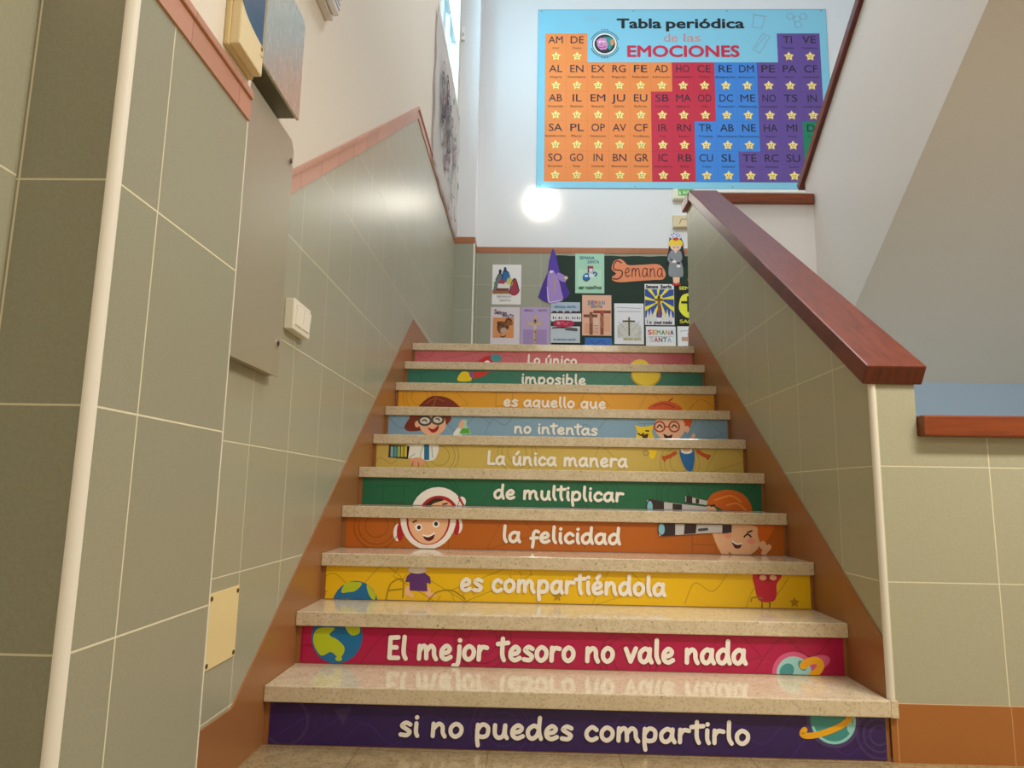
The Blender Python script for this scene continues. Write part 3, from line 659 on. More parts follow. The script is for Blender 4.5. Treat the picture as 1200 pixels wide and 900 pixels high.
# lower steel cabinet
FX = XL+0.036
t = thing('steel_cabinet', (XL, -0.42, 1.13), 'tall flat brushed steel cabinet with two locks behind the tiled pilaster', 'cabinet')
bm = B(); box(bm, XL+0.0015, FX-0.006, -0.70, -0.146, 1.134, 1.908); link('body', bm, STEEL, t)
bm = B(); prism(bm, [(-0.704, 1.13), (-0.141, 1.13), (-0.141, 1.885), (-0.165, 1.912), (-0.704, 1.912)], 0, FX-0.006, FX, bev=0.001); d = link('door', bm, STEEL, t)
for z in (1.835, 1.232):
    bm = B(); cyl(bm, (FX, -0.172, z), (1, 0, 0), 0.013, 0.004, 20); k = link('lock', bm, paint('#d8d4c8', 0.25, 0.9), d)
    bm = B(); cyl(bm, (FX+0.004, -0.172, z), (1, 0, 0), 0.008, 0.001, 16); box(bm, FX+0.0045, FX+0.0055, -0.1735, -0.1705, z-0.005, z+0.005)
    link('keyhole', bm, paint('#33291c', 0.5), d)
# upper steel cabinet
FX2 = -0.895
t = thing('steel_cabinet', (XL, -0.37, 1.95), 'shiny steel cabinet high on the left wall with dark underside', 'cabinet')
bm = B(); box(bm, XL+0.0015, FX2-0.008, -0.52, -0.228, 1.952, 2.288); link('body', bm, paint('#6f6a55', 0.4, 0.6), t)
bm = B(); prism(bm, [(-0.524, 1.948), (-0.222, 1.948), (-0.222, 2.275), (-0.238, 2.292), (-0.524, 2.292)], 0, FX2-0.008, FX2, bev=0.001); link('door', bm, STEEL_S, t)
bm = B(); box(bm, XL+0.02, FX2-0.02, -0.5235, -0.52, 1.97, 2.27); link('side_seam', bm, paint('#8c866c', 0.4, 0.5), t)
# cream terminal with dark screen on the pilaster
t = thing('wall_terminal', (PX, -0.87, 1.72), 'yellowed cream plastic wall unit with curved dark blue panel beside the steel cabinet', 'wall unit')
CRM = paint('#ddcda2', 0.4)
bm = B(); box(bm, PX, PX+0.012, -0.938, -0.80, 1.722, 1.93, bev=0.004); link('back_plate', bm, paint('#cdb986', 0.45), t)
bm = B(); prism(bm, [(-0.932, 1.727), (-0.806, 1.727), (-0.806, 1.80)] + [(-0.806-0.126*math.sin(math.pi/2*i/8), 1.80+0.035*(1-math.cos(math.pi/2*i/8))) for i in range(1, 8)] + [(-0.932, 1.83)], 0, PX+0.010, PX+0.034, bev=0.004); link('front_cover', bm, CRM, t)
bm = B(); prism(bm, [(-0.804, 1.803)] + [(-0.806-0.122*math.sin(math.pi/2*i/8), 1.803+0.035*(1-math.cos(math.pi/2*i/8))) for i in range(1, 9)] + [(-0.928, 1.925), (-0.804, 1.925)], 0, PX+0.010, PX+0.030, bev=0.003); link('dark_panel', bm, paint('#3c4a66', 0.18), t)
a = Art((PX+0.0341, 0, 0), (0, 1, 0), (0, 0, 1), (1, 0, 0)); a.rect(-0.822, -0.814, 1.785, 1.795, '#7a3a1a').stroke([[(-0.824, 1.775), (-0.818, 1.77), (-0.812, 1.775)]], 0.0012, '#7a5a2a'); a.build('indicator_mark', t)
# emergency luminaire at the top
t = thing('emergency_light', (XL, 0.0, 2.61), 'ribbed white box at the very top of the left wall', 'light')
bm = B(); box(bm, XL, XL+0.03, -0.22, 0.20, 2.605, 2.76, bev=0.004); link('housing', bm, paint('#d8d4d2', 0.4), t)
bm = B(); box(bm, XL+0.03, XL+0.058, -0.20, 0.19, 2.615, 2.75, bev=0.012); link('ribbed_cover', bm, paint('#e6e6ec', 0.25), t)
bm = B()
for k in range(5): box(bm, XL+0.057, XL+0.061, -0.19, 0.18, 2.635+0.022*k, 2.641+0.022*k)
link('rib', bm, paint('#b9b9c4', 0.3), t)
# double switch
t = thing('light_switch', (XL, 0.06, 1.31), 'white double light switch on the tiles right of the cabinet', 'switch')
bm = B(); box(bm, XL, XL+0.032, -0.03, 0.148, 1.314, 1.42, bev=0.004); link('switch_plate', bm, paint('#e2ddcc', 0.4), t)
for y0, y1 in ((-0.012, 0.055), (0.063, 0.13)):
    bm = B(); prism(bm, [(XL+0.03, 1.333), (XL+0.036, 1.333), (XL+0.041, 1.40), (XL+0.03, 1.40)], 1, y0, y1, bev=0.001); link('rocker', bm, paint('#eeeadc', 0.35), t)
# blank cover plate
t = thing('cover_plate', (XL, -0.34, 0.32), 'pale yellow metal cover plate screwed to the tiles low on the left', 'cover plate')
bm = B(); box(bm, XL, XL+0.004, -0.432, -0.243, 0.321, 0.513, bev=0.0012); link('plate', bm, paint('#e6d29a', 0.4), t)
for y in (-0.42, -0.255):
    for z in (0.333, 0.50): screw((XL+0.004, y, z), (1, 0, 0), t, 0.006)
# mural on the left wall under the window
t = thing('paper_mural', (XL, 3.8, 3.40), 'big wrinkled white paper drawing with dark swirling figures below the window', 'drawing')
bm = B(); nu, nv = 36, 28; y0, y1, z0, z1 = 2.93, 4.74, 3.39, 4.77; V = []
for j in range(nv+1):
    row = []
    for i in range(nu+1):
        u, v = i/nu, j/nv; ed = 0.012*math.sin(9*v+1)+0.008*math.sin(23*v) if i == 0 else 0
        ez = 0.012*math.sin(14*u)+0.008*math.sin(31*u+1) if j == 0 else 0
        row.append(bm.verts.new((XL+0.018+0.006*math.sin(11*u+5*v)*math.cos(13*v+2)+0.003*math.sin(37*u+20*v), y0+(y1-y0)*u+ed, z0+(z1-z0)*v+ez)))
    V.append(row)
for j in range(nv):
    for i in range(nu): bm.faces.new((V[j][i], V[j][i+1], V[j+1][i+1], V[j+1][i]))
r = bmesh.ops.solidify(bm, geom=bm.faces[:], thickness=0.0015)
link('paper_sheet', bm, paint('#efedec', 0.7), t, True)
a = Art((XL+0.0285, 0, 0), (0, 1, 0), (0, 0, 1), (1, 0, 0), 0.6); rr = random.Random(11)
for k in range(66):
    yc = rr.uniform(3.2, 4.35); zc = rr.uniform(3.65, 4.4)-0.25*(yc-3.7)
    c = rr.choice(['#2c2430', '#3a2c3c', '#5a3a44', '#8a4a5a', '#b06a78', '#4a3a6a', '#9a8fa4', '#7a9a80', '#2c2430'])
    r1, r2, t0 = rr.uniform(.03, .12), rr.uniform(.05, .16), rr.uniform(0, 6)
    a.stroke([[(yc+r1*math.cos(t0+s*0.9)*(1-s*0.06), zc+r2*math.sin(t0+s*0.9)*(1-s*0.06)) for s in range(rr.randint(4, 8))]], rr.uniform(.006, .014), c)
for k in range(6):
    yc = rr.uniform(3.1, 4.6); zc = rr.uniform(3.5, 4.5); a.ell(yc, zc, .03, .05, rr.choice(['#8a4a5a', '#3a2c3c', '#b9a0b8', '#5a8a6a']), rr.uniform(0, 3))
a.build('ink_drawing', t)
# small white sensor at the corner pillar
t = thing('window_sensor', (-0.945, 4.80, 5.78), 'tiny white sensor box on the back corner pillar beside the window', 'sensor')
bm = B(); box(bm, -0.968, -0.925, 4.765, 4.80, 5.72, 5.88, bev=0.006); link('sensor_case', bm, paint('#f2f2ee', 0.4), t)
bm = B(); box(bm, -0.958, -0.935, 4.762, 4.765, 5.76, 5.80); link('sensor_lens', bm, paint('#c2c8ca', 0.2), t)

# ================================================================== BACK WALL
lx, lz = -0.061, 3.966
t = thing('wall_lamp', (lx, YB, lz), 'glowing round white wall lamp below the left corner of the poster', 'lamp')
bm = B(); cyl(bm, (lx, YB, lz), (0, -1, 0), 0.150, 0.022, 40); link('lamp_base', bm, paint('#f0f0ee', 0.4), t)
bm = B(); K = 10; P = []
for j in range(K+1):
    rr_ = 0.156*math.cos(math.pi/2*j/K); yy = YB-0.022-0.05*math.sin(math.pi/2*j/K)
    P.append([bm.verts.new((lx+rr_*math.cos(s), yy, lz+rr_*math.sin(s))) for s in [2*math.pi*i/40 for i in range(40)]] if j < K else [bm.verts.new((lx, yy, lz))])
for j in range(K):
    for i in range(40):
        if j < K-1: bm.faces.new((P[j][i], P[j][(i+1) % 40], P[j+1][(i+1) % 40], P[j+1][i]))
        else: bm.faces.new((P[j][i], P[j][(i+1) % 40], P[K][0]))
link('lamp_shade', bm, emit_mat('lamp_opal', '#fff8ea', 15), t, True)

# poster
X0, Z1, PW, PH = -0.113, 6.322, 3.285, 2.178
t = thing('emotions_poster', (X0+PW/2, YB, Z1-PH), 'large light blue poster with a coloured table of emotions high on the back wall', 'poster')
bm = B(); box(bm, X0, X0+PW, YB-0.008, YB-0.0015, Z1-PH, Z1); link('panel', bm, paint('#84c9e0', 0.45), t)
bm = B(); box(bm, X0-0.004, X0+PW+0.004, YB-0.009, YB-0.0015, Z1-0.004, Z1+0.004); box(bm, X0-0.004, X0, YB-0.009, YB-0.0015, Z1-PH, Z1); box(bm, X0+PW, X0+PW+0.004, YB-0.009, YB-0.0015, Z1-PH, Z1); box(bm, X0-0.004, X0+PW+0.004, YB-0.009, YB-0.0015, Z1-PH-0.004, Z1-PH); link('poster_edge', bm, paint('#6b9aae', 0.5), t)
def pa(): return Art((X0, YB-0.008, Z1), (1, 0, 0), (0, 0, 1), (0, -1, 0), 0.7, None, 0.001, 0.0003)
O_, R_, B_, P_, G_ = '#e5803c', '#c0203a', '#3a80d0', '#62478f', '#12805a'
ROWS = [
 [(0, 'AM', 'Amor', O_), (1, 'DE', 'Deseo', O_), (11, 'TI', 'Timidez', P_), (12, 'VE', 'Vergüenza', P_)],
 list(zip(range(13), 'AL EN EX RG FE AD HO CE RE DM PE PA CF'.split(), 'Alegría Entusiasmo Éxtasis Regocijo Felicidad Admiración Hostilidad Cólera Resignación Desamparo Pesimismo Pavor Confusión'.split(), [O_]*6+[R_]*2+[B_]*2+[P_]*3)),
 list(zip(range(13), 'AB IL EM JU EU SB MA OD DC ME NO TS IN'.split(), 'Atracción Ilusión Empatía Júbilo Euforia Soberbia Malhumor Odio Decepción Melancolía Nostalgia Tensión Inseguridad'.split(), [O_]*5+[R_]*3+[B_]*2+[P_]*3)),
 list(zip(range(13), 'SA PL OP AV CF IR RN TR AB NE HA MI DS'.split(), 'Satisfacción Placer Optimismo Alivio Confianza Ira Rencor Tristeza Aburrimiento Nerviosismo Hastío Miedo Desamor'.split(), [O_]*5+[R_]*2+[B_]*3+[P_]*2+[G_])),
 list(zip(range(12), 'SO GO IN BN GR IC RB CU SL TE RC SU'.split(), 'Sorpresa Gozo Interés Bienestar Gratitud Impotencia Rabia Culpa Soledad Temor Rechazo Susto'.split(), [O_]*5+[R_]*2+[B_]*2+[P_]*3)) + [(12, '', '', G_)],
]
GX, GZ, CW, CH = 0.083, -0.303, 0.2398, 0.3600
CNAME = {O_: 'orange', R_: 'red', B_: 'blue', P_: 'purple', G_: 'green'}
for r_, row in enumerate(ROWS):
    for c_, sy, nm, colr in row:
        x = GX+c_*CW; z = GZ-r_*CH; a = pa()
        a.rect(x, x+CW, z-CH, z, colr); a.stroke([[(x, z), (x, z-CH)], [(x, z), (x+CW, z)]], 0.0013, shade(colr, 0.88), False)
        if sy:
            a.text(sy, x+CW/2, z-0.120, 0.088, '#231a28', 0.006, width=0.075*len(sy)-(0.05 if 'I' in sy else 0)+(0.015 if 'M' in sy else 0)); a.text(nm, x+CW/2, z-0.190, 0.024, shade(colr, 0.38), 0.01, width=min(0.225, 0.02*len(nm)))
            sx, sz = x+CW/2+0.003, z-0.283
            a.star(sx, sz-0.003, 0.062, '#c9a23a', 0.56).star(sx, sz, 0.056, '#f9e08a', 0.56)
            a.ell(sx-0.014, sz+0.004, 0.006, 0.007, '#4a3212', n=12).ell(sx+0.014, sz+0.004, 0.006, 0.007, '#4a3212', n=12).stroke([[(sx-0.014, sz-0.012), (sx, sz-0.02), (sx+0.014, sz-0.012)]], 0.003, '#6a4a1a')
        o = a.build('emotion_cell', t); o['label'] = CNAME[colr]+' table cell'+(' '+sy if sy else '')
a = pa(); a.text('Tabla', 1.155, -0.232, 0.118, '#101418', 0.03, width=0.50); a.build('title_lettering', t)['label'] = 'black bold word Tabla'
a = pa(); a.text('periódica', 1.905, -0.232, 0.118, '#101418', 0.03, width=0.88); a.build('title_lettering', t)['label'] = 'black bold word periódica'
for wd_, xx, ww in (('de', 1.515, .15), ('las', 1.755, .19)):
    a = pa(); a.text(wd_, xx, -0.402, 0.100, '#c98f86', 0.010, width=ww); a.build('subtitle_lettering', t)['label'] = 'pale salmon word '+wd_
a = pa(); a.text('EMOCIONES', 1.65, -0.590, 0.135, '#c2203f', 0.032, width=1.26); a.build('heading_lettering', t)['label'] = 'crimson bold lettering'
a = pa(); cx, cz = 0.762, -0.432
a.ring(cx, cz, .163, .163, .004, '#20262c', 0, 20, 160).ring(cx, cz, .163, .163, .004, '#20262c', 0, 200, 345).ell(cx, cz, .145, .145, '#20262c').ell(cx, cz, .137, .137, '#e9efe6').ell(cx, cz, .118, .118, '#20262c')
a.poly([(cx-.02, cz+.085), (cx+.07, cz+.085), (cx+.10, cz), (cx+.06, cz-.08), (cx, cz-.02)], '#2f8f8a').poly([(cx-.095, cz+.04), (cx-.05, cz+.075), (cx+.01, cz+.07), (cx+.035, cz-.01), (cx+.02, cz-.07), (cx-.05, cz-.075), (cx-.085, cz-.03)], '#d98ab8')
a.ell(cx+.085, cz+.02, .022, .04, '#d98a4a').ell(cx-.05, cz+.025, .02, .014, '#f2e6ea').ell(cx-.01, cz+.025, .018, .013, '#f2e6ea').ell(cx-.045, cz+.023, .006, .007, '#20262c').ell(cx-.008, cz+.023, .006, .007, '#20262c').stroke([[(cx-.065, cz-.04), (cx-.03, cz-.05), (cx+.01, cz-.035)]], .004, '#20262c').stroke([[(cx-.03, cz+.02), (cx-.045, cz-.015), (cx-.025, cz-.02)]], .003, '#8a4a70')
for dx in (-.03, 0, .03): a.ell(cx+dx, cz+.178, .008, .005, '#20262c').ell(cx+dx, cz-.178, .008, .005, '#20262c')
a.build('round_emblem', t)
a = pa(); dc = '#8fa9b4'
a.stroke([[(2.47, -.07), (2.45, -.22), (2.55, -.235), (2.60, -.09), (2.47, -.07)], [(2.45, -.06), (2.61, -.085)]], .004, dc, False); a.build('beaker_outline', t)
a = pa(); a.stroke([[(2.44, -.50), (2.56, -.30), (2.64, -.34), (2.52, -.545), (2.44, -.50)], [(2.47, -.49), (2.59, -.33)]], .004, dc, False); a.build('test_tube_outline', t)
a = pa()
for hx, hz in ((2.88, -.085), (2.955, -.12), (3.03, -.085), (2.965, -.19)): a.ring(hx, hz, .042, .042, .004, dc, 0, 0, 360, 6)
a.build('molecule_outline', t); a = pa()
for hx, hz in ((.55, -.12), (.60, -.10), (.65, -.12)): a.ring(hx, hz, .028, .028, .003, '#9dbcc8', 0, 0, 360, 6)
a.build('molecule_outline', t); a = pa()
a.stroke([[(.24, -.07), (.34, -.07), (.34, -.2), (.24, -.2), (.24, -.07)], [(.22, -.205), (.36, -.205)]], .003, '#9dc4d2', False); a.build('flask_outline', t)
for fx in (0.004, 0.33, 0.66, 0.99):
    for z in (-0.02, -PH+0.02): screw((X0+0.02+fx*(PW-0.04), YB-0.009, Z1+z), (0, -1, 0), t, 0.006)

# exit sign, unit below, cable trunking
t = thing('exit_sign', (1.5, YB, 4.02), 'small green and white exit sign reading SALIDA above the handrail end', 'sign')
p0, p1 = hit(789, 232.5, 1, YB-0.07), hit(812, 220.8, 1, YB-0.07)
bm = B(); box(bm, p0.x, p1.x, YB-0.07, YB, p0.z, p1.z, bev=0.012); link('sign_housing', bm, paint('#e9e4cc', 0.4), t)
q0, q1 = p0.x+0.055, p1.x-0.006; zz0, zz1 = p0.z+0.032, p1.z-0.008
bm = B(); box(bm, q0, q1, YB-0.073, YB-0.07, zz0, zz1); d = link('green_panel', bm, paint('#5aa63c', 0.35), t)
a = Art((0, YB-0.073, 0), (1, 0, 0), (0, 0, 1), (0, -1, 0)); a.text('SALIDA', (q0+q1)/2+0.018, (zz0+zz1)/2-0.016, 0.034, '#f2f6ea', 0.01, width=(q1-q0)*0.62)
a.ell(q0+0.018, zz0+0.045, .006, .006, '#f2f6ea').stroke([[(q0+.016, zz0+.036), (q0+.018, zz0+.022), (q0+.010, zz0+.010)], [(q0+.018, zz0+.022), (q0+.026, zz0+.012)], [(q0+.008, zz0+.03), (q0+.026, zz0+.032)]], .003, '#f2f6ea', False); a.build('lettering', d)
t = thing('alarm_unit', (1.5, YB, 3.70), 'small beige box on the back wall below the exit sign', 'wall unit')
p0, p1 = hit(788, 268, 1, YB), hit(813, 254, 1, YB)
bm = B(); box(bm, p0.x, p1.x, YB-0.05, YB, p0.z, p1.z, bev=0.01); link('housing', bm, paint('#dcc9a0', 0.45), t)
a = Art((0, YB-0.05, 0), (1, 0, 0), (0, 0, 1), (0, -1, 0)); m_ = (p0.x+p1.x)/2; mz = (p0.z+p1.z)/2
a.stroke([[(m_-.05, mz-.03), (m_-.03, mz+.02)], [(m_-.03, mz+.02), (m_+.04, mz+.02)], [(m_+.05, mz-.03), (m_+.04, mz+.02)]], .004, '#8a6a3a', False); a.build('printed_mark', t)
p0, p1 = hit(812, 226, 1, YB), hit(946, 223, 1, YB)
bm = B(); box(bm, p0.x+0.012, p1.x, YB-0.02, YB, p1.z-0.035, p1.z, bev=0.003)
tag(link('cable_trunking', bm, paint('#f2f0ec', 0.4)), 'thin white cable trunking along the wall under the poster, right of the exit sign', 'trunking')

# dark green paper behind the drawings
p0, p1 = hit(649, 299.5, 1, YB), hit(700, 299.5, 1, YB)
bm = B(); nx = 30
top = [(p0.x+(1.80-p0.x)*i/nx, p0.z+0.004*math.sin(i*1.3)) for i in range(nx+1)]
prism(bm, [(p0.x-0.02, 2.32), (1.80, 2.32)] + top[::-1], 1, YB-0.003, YB-0.001)
tag(link('paper_backdrop', bm, plaster_mat('dark_green_paper', '#16301f', 0.6, 0.3, 9)), 'dark green paper sheet behind the drawings on the back wall', 'paper')
YP = YB-0.003
def sheet(pxl, pyt, colr, name, label, w=0.315, h=0.448, tilt=0.0, y=YP, lift=0.0):
    p = hit(pxl, pyt, 1, y); t = thing(name, (p.x+w/2, y, p.z-h), label, 'drawing', 'drawings taped to the back wall')
    bm = B(); box(bm, p.x, p.x+w, y-0.0015-lift, y-lift, p.z-h, p.z); link('paper_sheet', bm, paint(colr, 0.7), t)
    a = Art((p.x, y-0.0015-lift, p.z-h), (w, 0, 0), (0, 0, h), (0, -1, 0), 0.65)
    # unit square artwork; strokes are scaled by the sheet width
    return t, a
# A supper scene
t, a = sheet(577.3, 310, '#f2efee', 'child_drawing', 'white drawing of robed figures at a table, topmost on the left', y=YB)
a.poly([(.05, .30), (.12, .62), (.25, .78), (.35, .70), (.40, .45), (.3, .3)], '#6f7a80', True).ell(.27, .82, .05, .06, '#2c2a30').poly([(.32, .62), (.38, .85), (.55, .82), (.62, .65), (.45, .55)], '#2f6fae', True).ell(.44, .88, .05, .06, '#24507a')
a.poly([(.60, .30), (.70, .60), (.80, .62), (.94, .34), (.78, .22)], '#a8324a', True).ell(.60, .55, .11, .12, '#d6cf6a').ell(.34, .55, .10, .07, '#b0384a').poly([(.18, .36), (.60, .36), (.62, .50), (.20, .52)], '#eceae6').rect(.02, .62, .26, .36, '#9a6a3a').poly([(.15, .34), (.55, .34), (.6, .40), (.15, .40)], '#7a2c2c')
a.rect(.06, .10, .45, .56, '#7aa06a').stroke([[(.12, .62), (.25, .78), (.36, .7)], [(.6, .3), (.7, .6), (.82, .62), (.94, .34)], [(.33, .62), (.4, .84), (.56, .8)]], .012, '#2c2228').text('SEMANA', .42, .165, .055, '#8a8a94', .0, width=.5).text('SANTA', .46, .07, .055, '#8a8a94', .0, width=.38); a.build('crayon_drawing', t)
# B brown face
t, a = sheet(575.3, 359.8, '#e2d8de', 'child_drawing', 'drawing of a brown curly head on an orange square, lowest on the left', y=YB)
a.rect(.08, .80, .24, .74, '#e0945a').poly([(.22, .48), (.3, .64), (.5, .62), (.56, .48), (.48, .36), (.3, .36)], '#7a4a28', True).ell(.45, .42, .11, .08, '#c8a890').poly([(.48, .60), (.56, .74), (.7, .72), (.76, .58), (.62, .54)], '#9a5a24', True).ell(.27, .60, .05, .05, '#5a3218').ell(.58, .50, .05, .05, '#5a3218')
a.stroke([[(.5, .6), (.6, .7), (.72, .66)], [(.25, .5), (.35, .58), (.45, .5)], [(.35, .28), (.45, .26), (.52, .29)]], .014, '#3a2012').hand('Seman', .12, .56, .84, .1, .011, '#2c2434', -.1).hand('santa', .4, .8, .76, .07, .009, '#5a3a6a'); a.build('crayon_drawing', t)
# C lilac crucifix
t, a = sheet(610.3, 360, '#bda5d2', 'child_drawing', 'lilac drawing of a crucifix between the brown head and the village', y=YB)
a.rect(.1, .9, .05, .45, '#a78cc0').rect(.3, .75, .5, .85, '#bba6cc').poly([(.44, .05), (.54, .05), (.56, .56), (.76, .58), (.76, .66), (.56, .64), (.55, .80), (.45, .80), (.44, .64), (.2, .62), (.2, .55), (.44, .56)], '#c9a98a').rect(.47, .54, .10, .6, '#a87a64').ell(.5, .66, .045, .04, '#5a3a2a').ell(.5, .50, .06, .05, '#d8c0a8').stroke([[(.28, .60), (.5, .56), (.7, .62)], [(.5, .5), (.49, .3), (.51, .12)]], .014, '#d6bfa4').stroke([[(.47, .4), (.53, .38)], [(.47, .2), (.53, .18)]], .01, '#6a4030')
a.hand('semana', .12, .42, .90, .06, .007, '#8a6a9a').hand('santa', .6, .9, .9, .06, .007, '#8a6a9a'); a.build('crayon_drawing', t)
# D village
t, a = sheet(645.6, 354, '#dee5ec', 'child_drawing', 'drawing of white houses above a red bus shape, between lilac and orange sheets')
a.rect(0, 1, .7, 1, '#b4c6d8').rect(0, 1, .40, .55, '#3a3440').rect(0, 1, .02, .36, '#c6d0da')
for k, x in enumerate((.02, .22, .46, .68, .84)): a.rect(x, x+.2, .52, .72+.02*(k % 2), '#e6e8ea'); a.poly([(x-.02, .72), (x+.22, .72), (x+.16, .78), (x+.05, .78)], '#4a2c34'); a.rect(x+.05, x+.09, .58, .64, '#33303a'); a.rect(x+.13, x+.16, .58, .63, '#33303a')
a.poly([(.16, .40), (.70, .40), (.76, .53), (.14, .54)], '#b8244a', True).ell(.26, .48, .05, .04, '#d88aa0').stroke([[(.3, .44), (.4, .5), (.5, .44), (.6, .5)]], .012, '#e06a8a').stroke([[(.02, .46), (.12, .5)], [(.8, .5), (.96, .44)], [(.05, .36), (.4, .37), (.9, .34)], [(.5, .32), (.9, .3)]], .014, '#2c2830').hand('semana', .12, .5, .86, .06, .008, '#5a8ab0').hand('santa', .55, .85, .86, .06, .008, '#5a8ab0').hand('la semana santa', .1, .85, .06, .05, .007, '#6a8aa8'); a.build('crayon_drawing', t)
# E pale green
t, a = sheet(674.2, 297, '#aedcc0', 'child_drawing', 'pale green sheet with blue SEMANA SANTA letters at the top of the group')
a.rect(.1, .9, .16, .6, '#bfe4c8').text('SEMANA', .40, .85, .075, '#22507a', .02, width=.52).text('SANTA', .62, .75, .075, '#22507a', .02, width=.40).rect(.44, .62, .52, .68, '#a83248').rect(.48, .60, .53, .62, '#e6e6ea').ell(.38, .40, .13, .10, '#1f6fb0', .3).ell(.38, .43, .06, .03, '#e6f0f4').ell(.68, .48, .08, .06, '#24508a').ell(.68, .48, .03, .03, '#a8d0e0').ell(.56, .44, .10, .05, '#e0eaf0')
a.stroke([[(.44, .68), (.44, .5)], [(.28, .36), (.38, .30), (.5, .36)]], .012, '#2c3a50').hand('ser nosotros', .12, .9, .10, .09, .010, '#2f4a3a'); a.build('crayon_drawing', t)
# F orange crosses
t, a = sheet(682.2, 345.8, '#eab69c', 'child_drawing', 'salmon drawing of two brown crosses in the middle of the group')
a.rect(.08, .55, .05, .3, '#e2a284').rect(.6, .95, .1, .5, '#e4a88c').rect(.25, .36, .02, .58, '#8a5030').rect(.05, .52, .45, .52, '#7a4426').rect(.62, .73, .02, .62, '#8a4a2a').rect(.38, .98, .55, .62, '#8a3c1c').ell(.68, .58, .06, .05, '#b0502c').stroke([[(.64, .5), (.7, .4), (.65, .3), (.7, .2)], [(.28, .5), (.33, .4), (.29, .3)]], .012, '#c89070').rect(.40, .56, .14, .42, '#e8c4b0').stroke([[(.42, .18), (.54, .18)], [(.42, .24), (.54, .24)]], .008, '#7a5a4a')
for k, (ch, c) in enumerate((('S', '#3f8a9a'), ('E', '#4a6ab0'), ('M', '#c05a6a'), ('A', '#5aa08a'), ('N', '#3f7ab0'))): a.text(ch, .24+.12*k, .76, .10, c, .02, width=.09)
a.hand('santa', .3, .7, .69, .06, .008, '#5a7a9a'); a.build('crayon_drawing', t)
# G blue strip
t, a = sheet(685.5, 395.6, '#3f78c4', 'child_drawing', 'blue sheet just showing under the salmon crosses drawing', 0.285, 0.15)
a.rect(.05, .95, .1, .9, '#3a6fbe').stroke([[(.2, .8), (.4, .5), (.6, .8), (.8, .5)], [(.2, .4), (.8, .3)]], .02, '#28509a'); a.build('crayon_drawing', t)
# H white cross
t, a = sheet(719.8, 355.5, '#ececf2', 'child_drawing', 'white pencil drawing of a single thin cross right of the salmon sheet')
a.poly([(.1, .45), (.5, .62), (.9, .45), (.9, .15), (.1, .15)], '#d6d4cc').rect(.475, .525, .2, .66, '#4a3c30').rect(.28, .70, .54, .58, '#5a4838').stroke([[(.5, .42), (.42, .40)], [(.08, .9), (.92, .88)], [(.1, .8), (.9, .8)], [(.15, .55), (.4, .32)], [(.85, .55), (.6, .32)], [(.1, .3), (.3, .2)], [(.9, .3), (.7, .2)]], .006, '#9a98a4')
for x in (.12, .18, .84, .9): a.stroke([[(x, .18), (x, .4)]], .008, '#aaa8b0')
a.hand('semana santa', .3, .9, .10, .07, .009, '#b4b47a'); a.build('crayon_drawing', t)
# I rays
t, a = sheet(755.3, 332.8, '#f0f0f4', 'child_drawing', 'blue and yellow sunburst drawing with a brown cross below the doll figure', h=0.455)
a.clip = (0, 1, 0, 1); a.rect(0.01, .99, .18, .87, '#2f4a9a')
for k in range(9):
    t_ = math.radians(8+40*k); a.clip = (0.01, .99, .18, .87); a.poly([(.48+.04*math.cos(t_+1.57), .60+.03*math.sin(t_+1.57)), (.48+1.0*math.cos(t_-.11), .60+.75*math.sin(t_-.11)), (.48+1.0*math.cos(t_+.13), .60+.75*math.sin(t_+.13))], '#f0e02a')
a.ell(.48, .62, .15, .11, '#f0e02a').rect(.44, .53, .22, .72, '#7a4a24').rect(.34, .62, .58, .64, '#7a4a24').ell(.48, .66, .05, .05, '#5a3018').ell(.48, .52, .05, .06, '#8a5a3a').rect(.45, .52, .2, .42, '#a03a34')
a.clip = None
for x in (.1, .2, .34, .62, .76, .88): a.poly([(x-.08, .08), (x+.08, .08), (x, .42-.1*abs(x-.48))], '#e0e0e4')
a.hand('Semana', .04, .46, .90, .07, .012, '#2c2a34').hand('Santa', .54, .92, .90, .07, .012, '#2c2a34').hand('l a  pasi nada', .06, .92, .03, .07, .010, '#2c2a34'); a.build('crayon_drawing', t)
# J black and yellow
t, a = sheet(792.3, 333.8, '#14161a', 'child_drawing', 'black drawing with a dark cross in a yellow blob beside the parapet', h=0.455)
a.poly([(.08, .5), (.2, .74), (.55, .8), (.85, .7), (.92, .4), (.7, .22), (.35, .2), (.12, .34)], '#e6e63a', True).rect(.36, .44, .34, .72, '#1a1a14').rect(.16, .66, .54, .60, '#1a1a14').text('SEMANA', .5, .88, .08, '#e6e63a', .02, width=.8).text('SANTA', .5, .07, .08, '#e6e63a', .02, width=.8); a.build('crayon_drawing', t)
# K SEMANA SANTA letters
t, a = sheet(756.8, 382.4, '#eeeff4', 'child_drawing', 'white sheet with multicoloured SEMANA SANTA letters under the sunburst', 0.318)
for k, (ch, c) in enumerate(zip('SEMANA', ('#c8403a', '#d89a3a', '#8aa03a', '#4a7a3a', '#c88a4a', '#3a3a5a'))): a.text(ch, .13+.148*k, .80, .11, c, .03, width=.12)
for k, (ch, c) in enumerate(zip('SANTA', ('#d8c8d0', '#c8403a', '#8a4a3a', '#4a8a6a', '#a0b0c8'))): a.text(ch, .19+.148*k, .62, .11, c, .03, width=.12)
a.stroke([[(.08, .74), (.92, .76)]], .005, '#9a9ab0'); a.build('crayon_drawing', t)
# L white with brown cross
t, a = sheet(793.6, 382.4, '#eeeff4', 'child_drawing', 'white sheet with a pale brown cross at the lower right by the parapet', 0.318)
a.rect(.34, .46, .2, .86, '#c8a08a').rect(.14, .66, .64, .74, '#c8a08a').stroke([[(.1, .88), (.4, .9)], [(.1, .5), (.3, .52)]], .008, '#a8a8b8'); a.build('crayon_drawing', t)

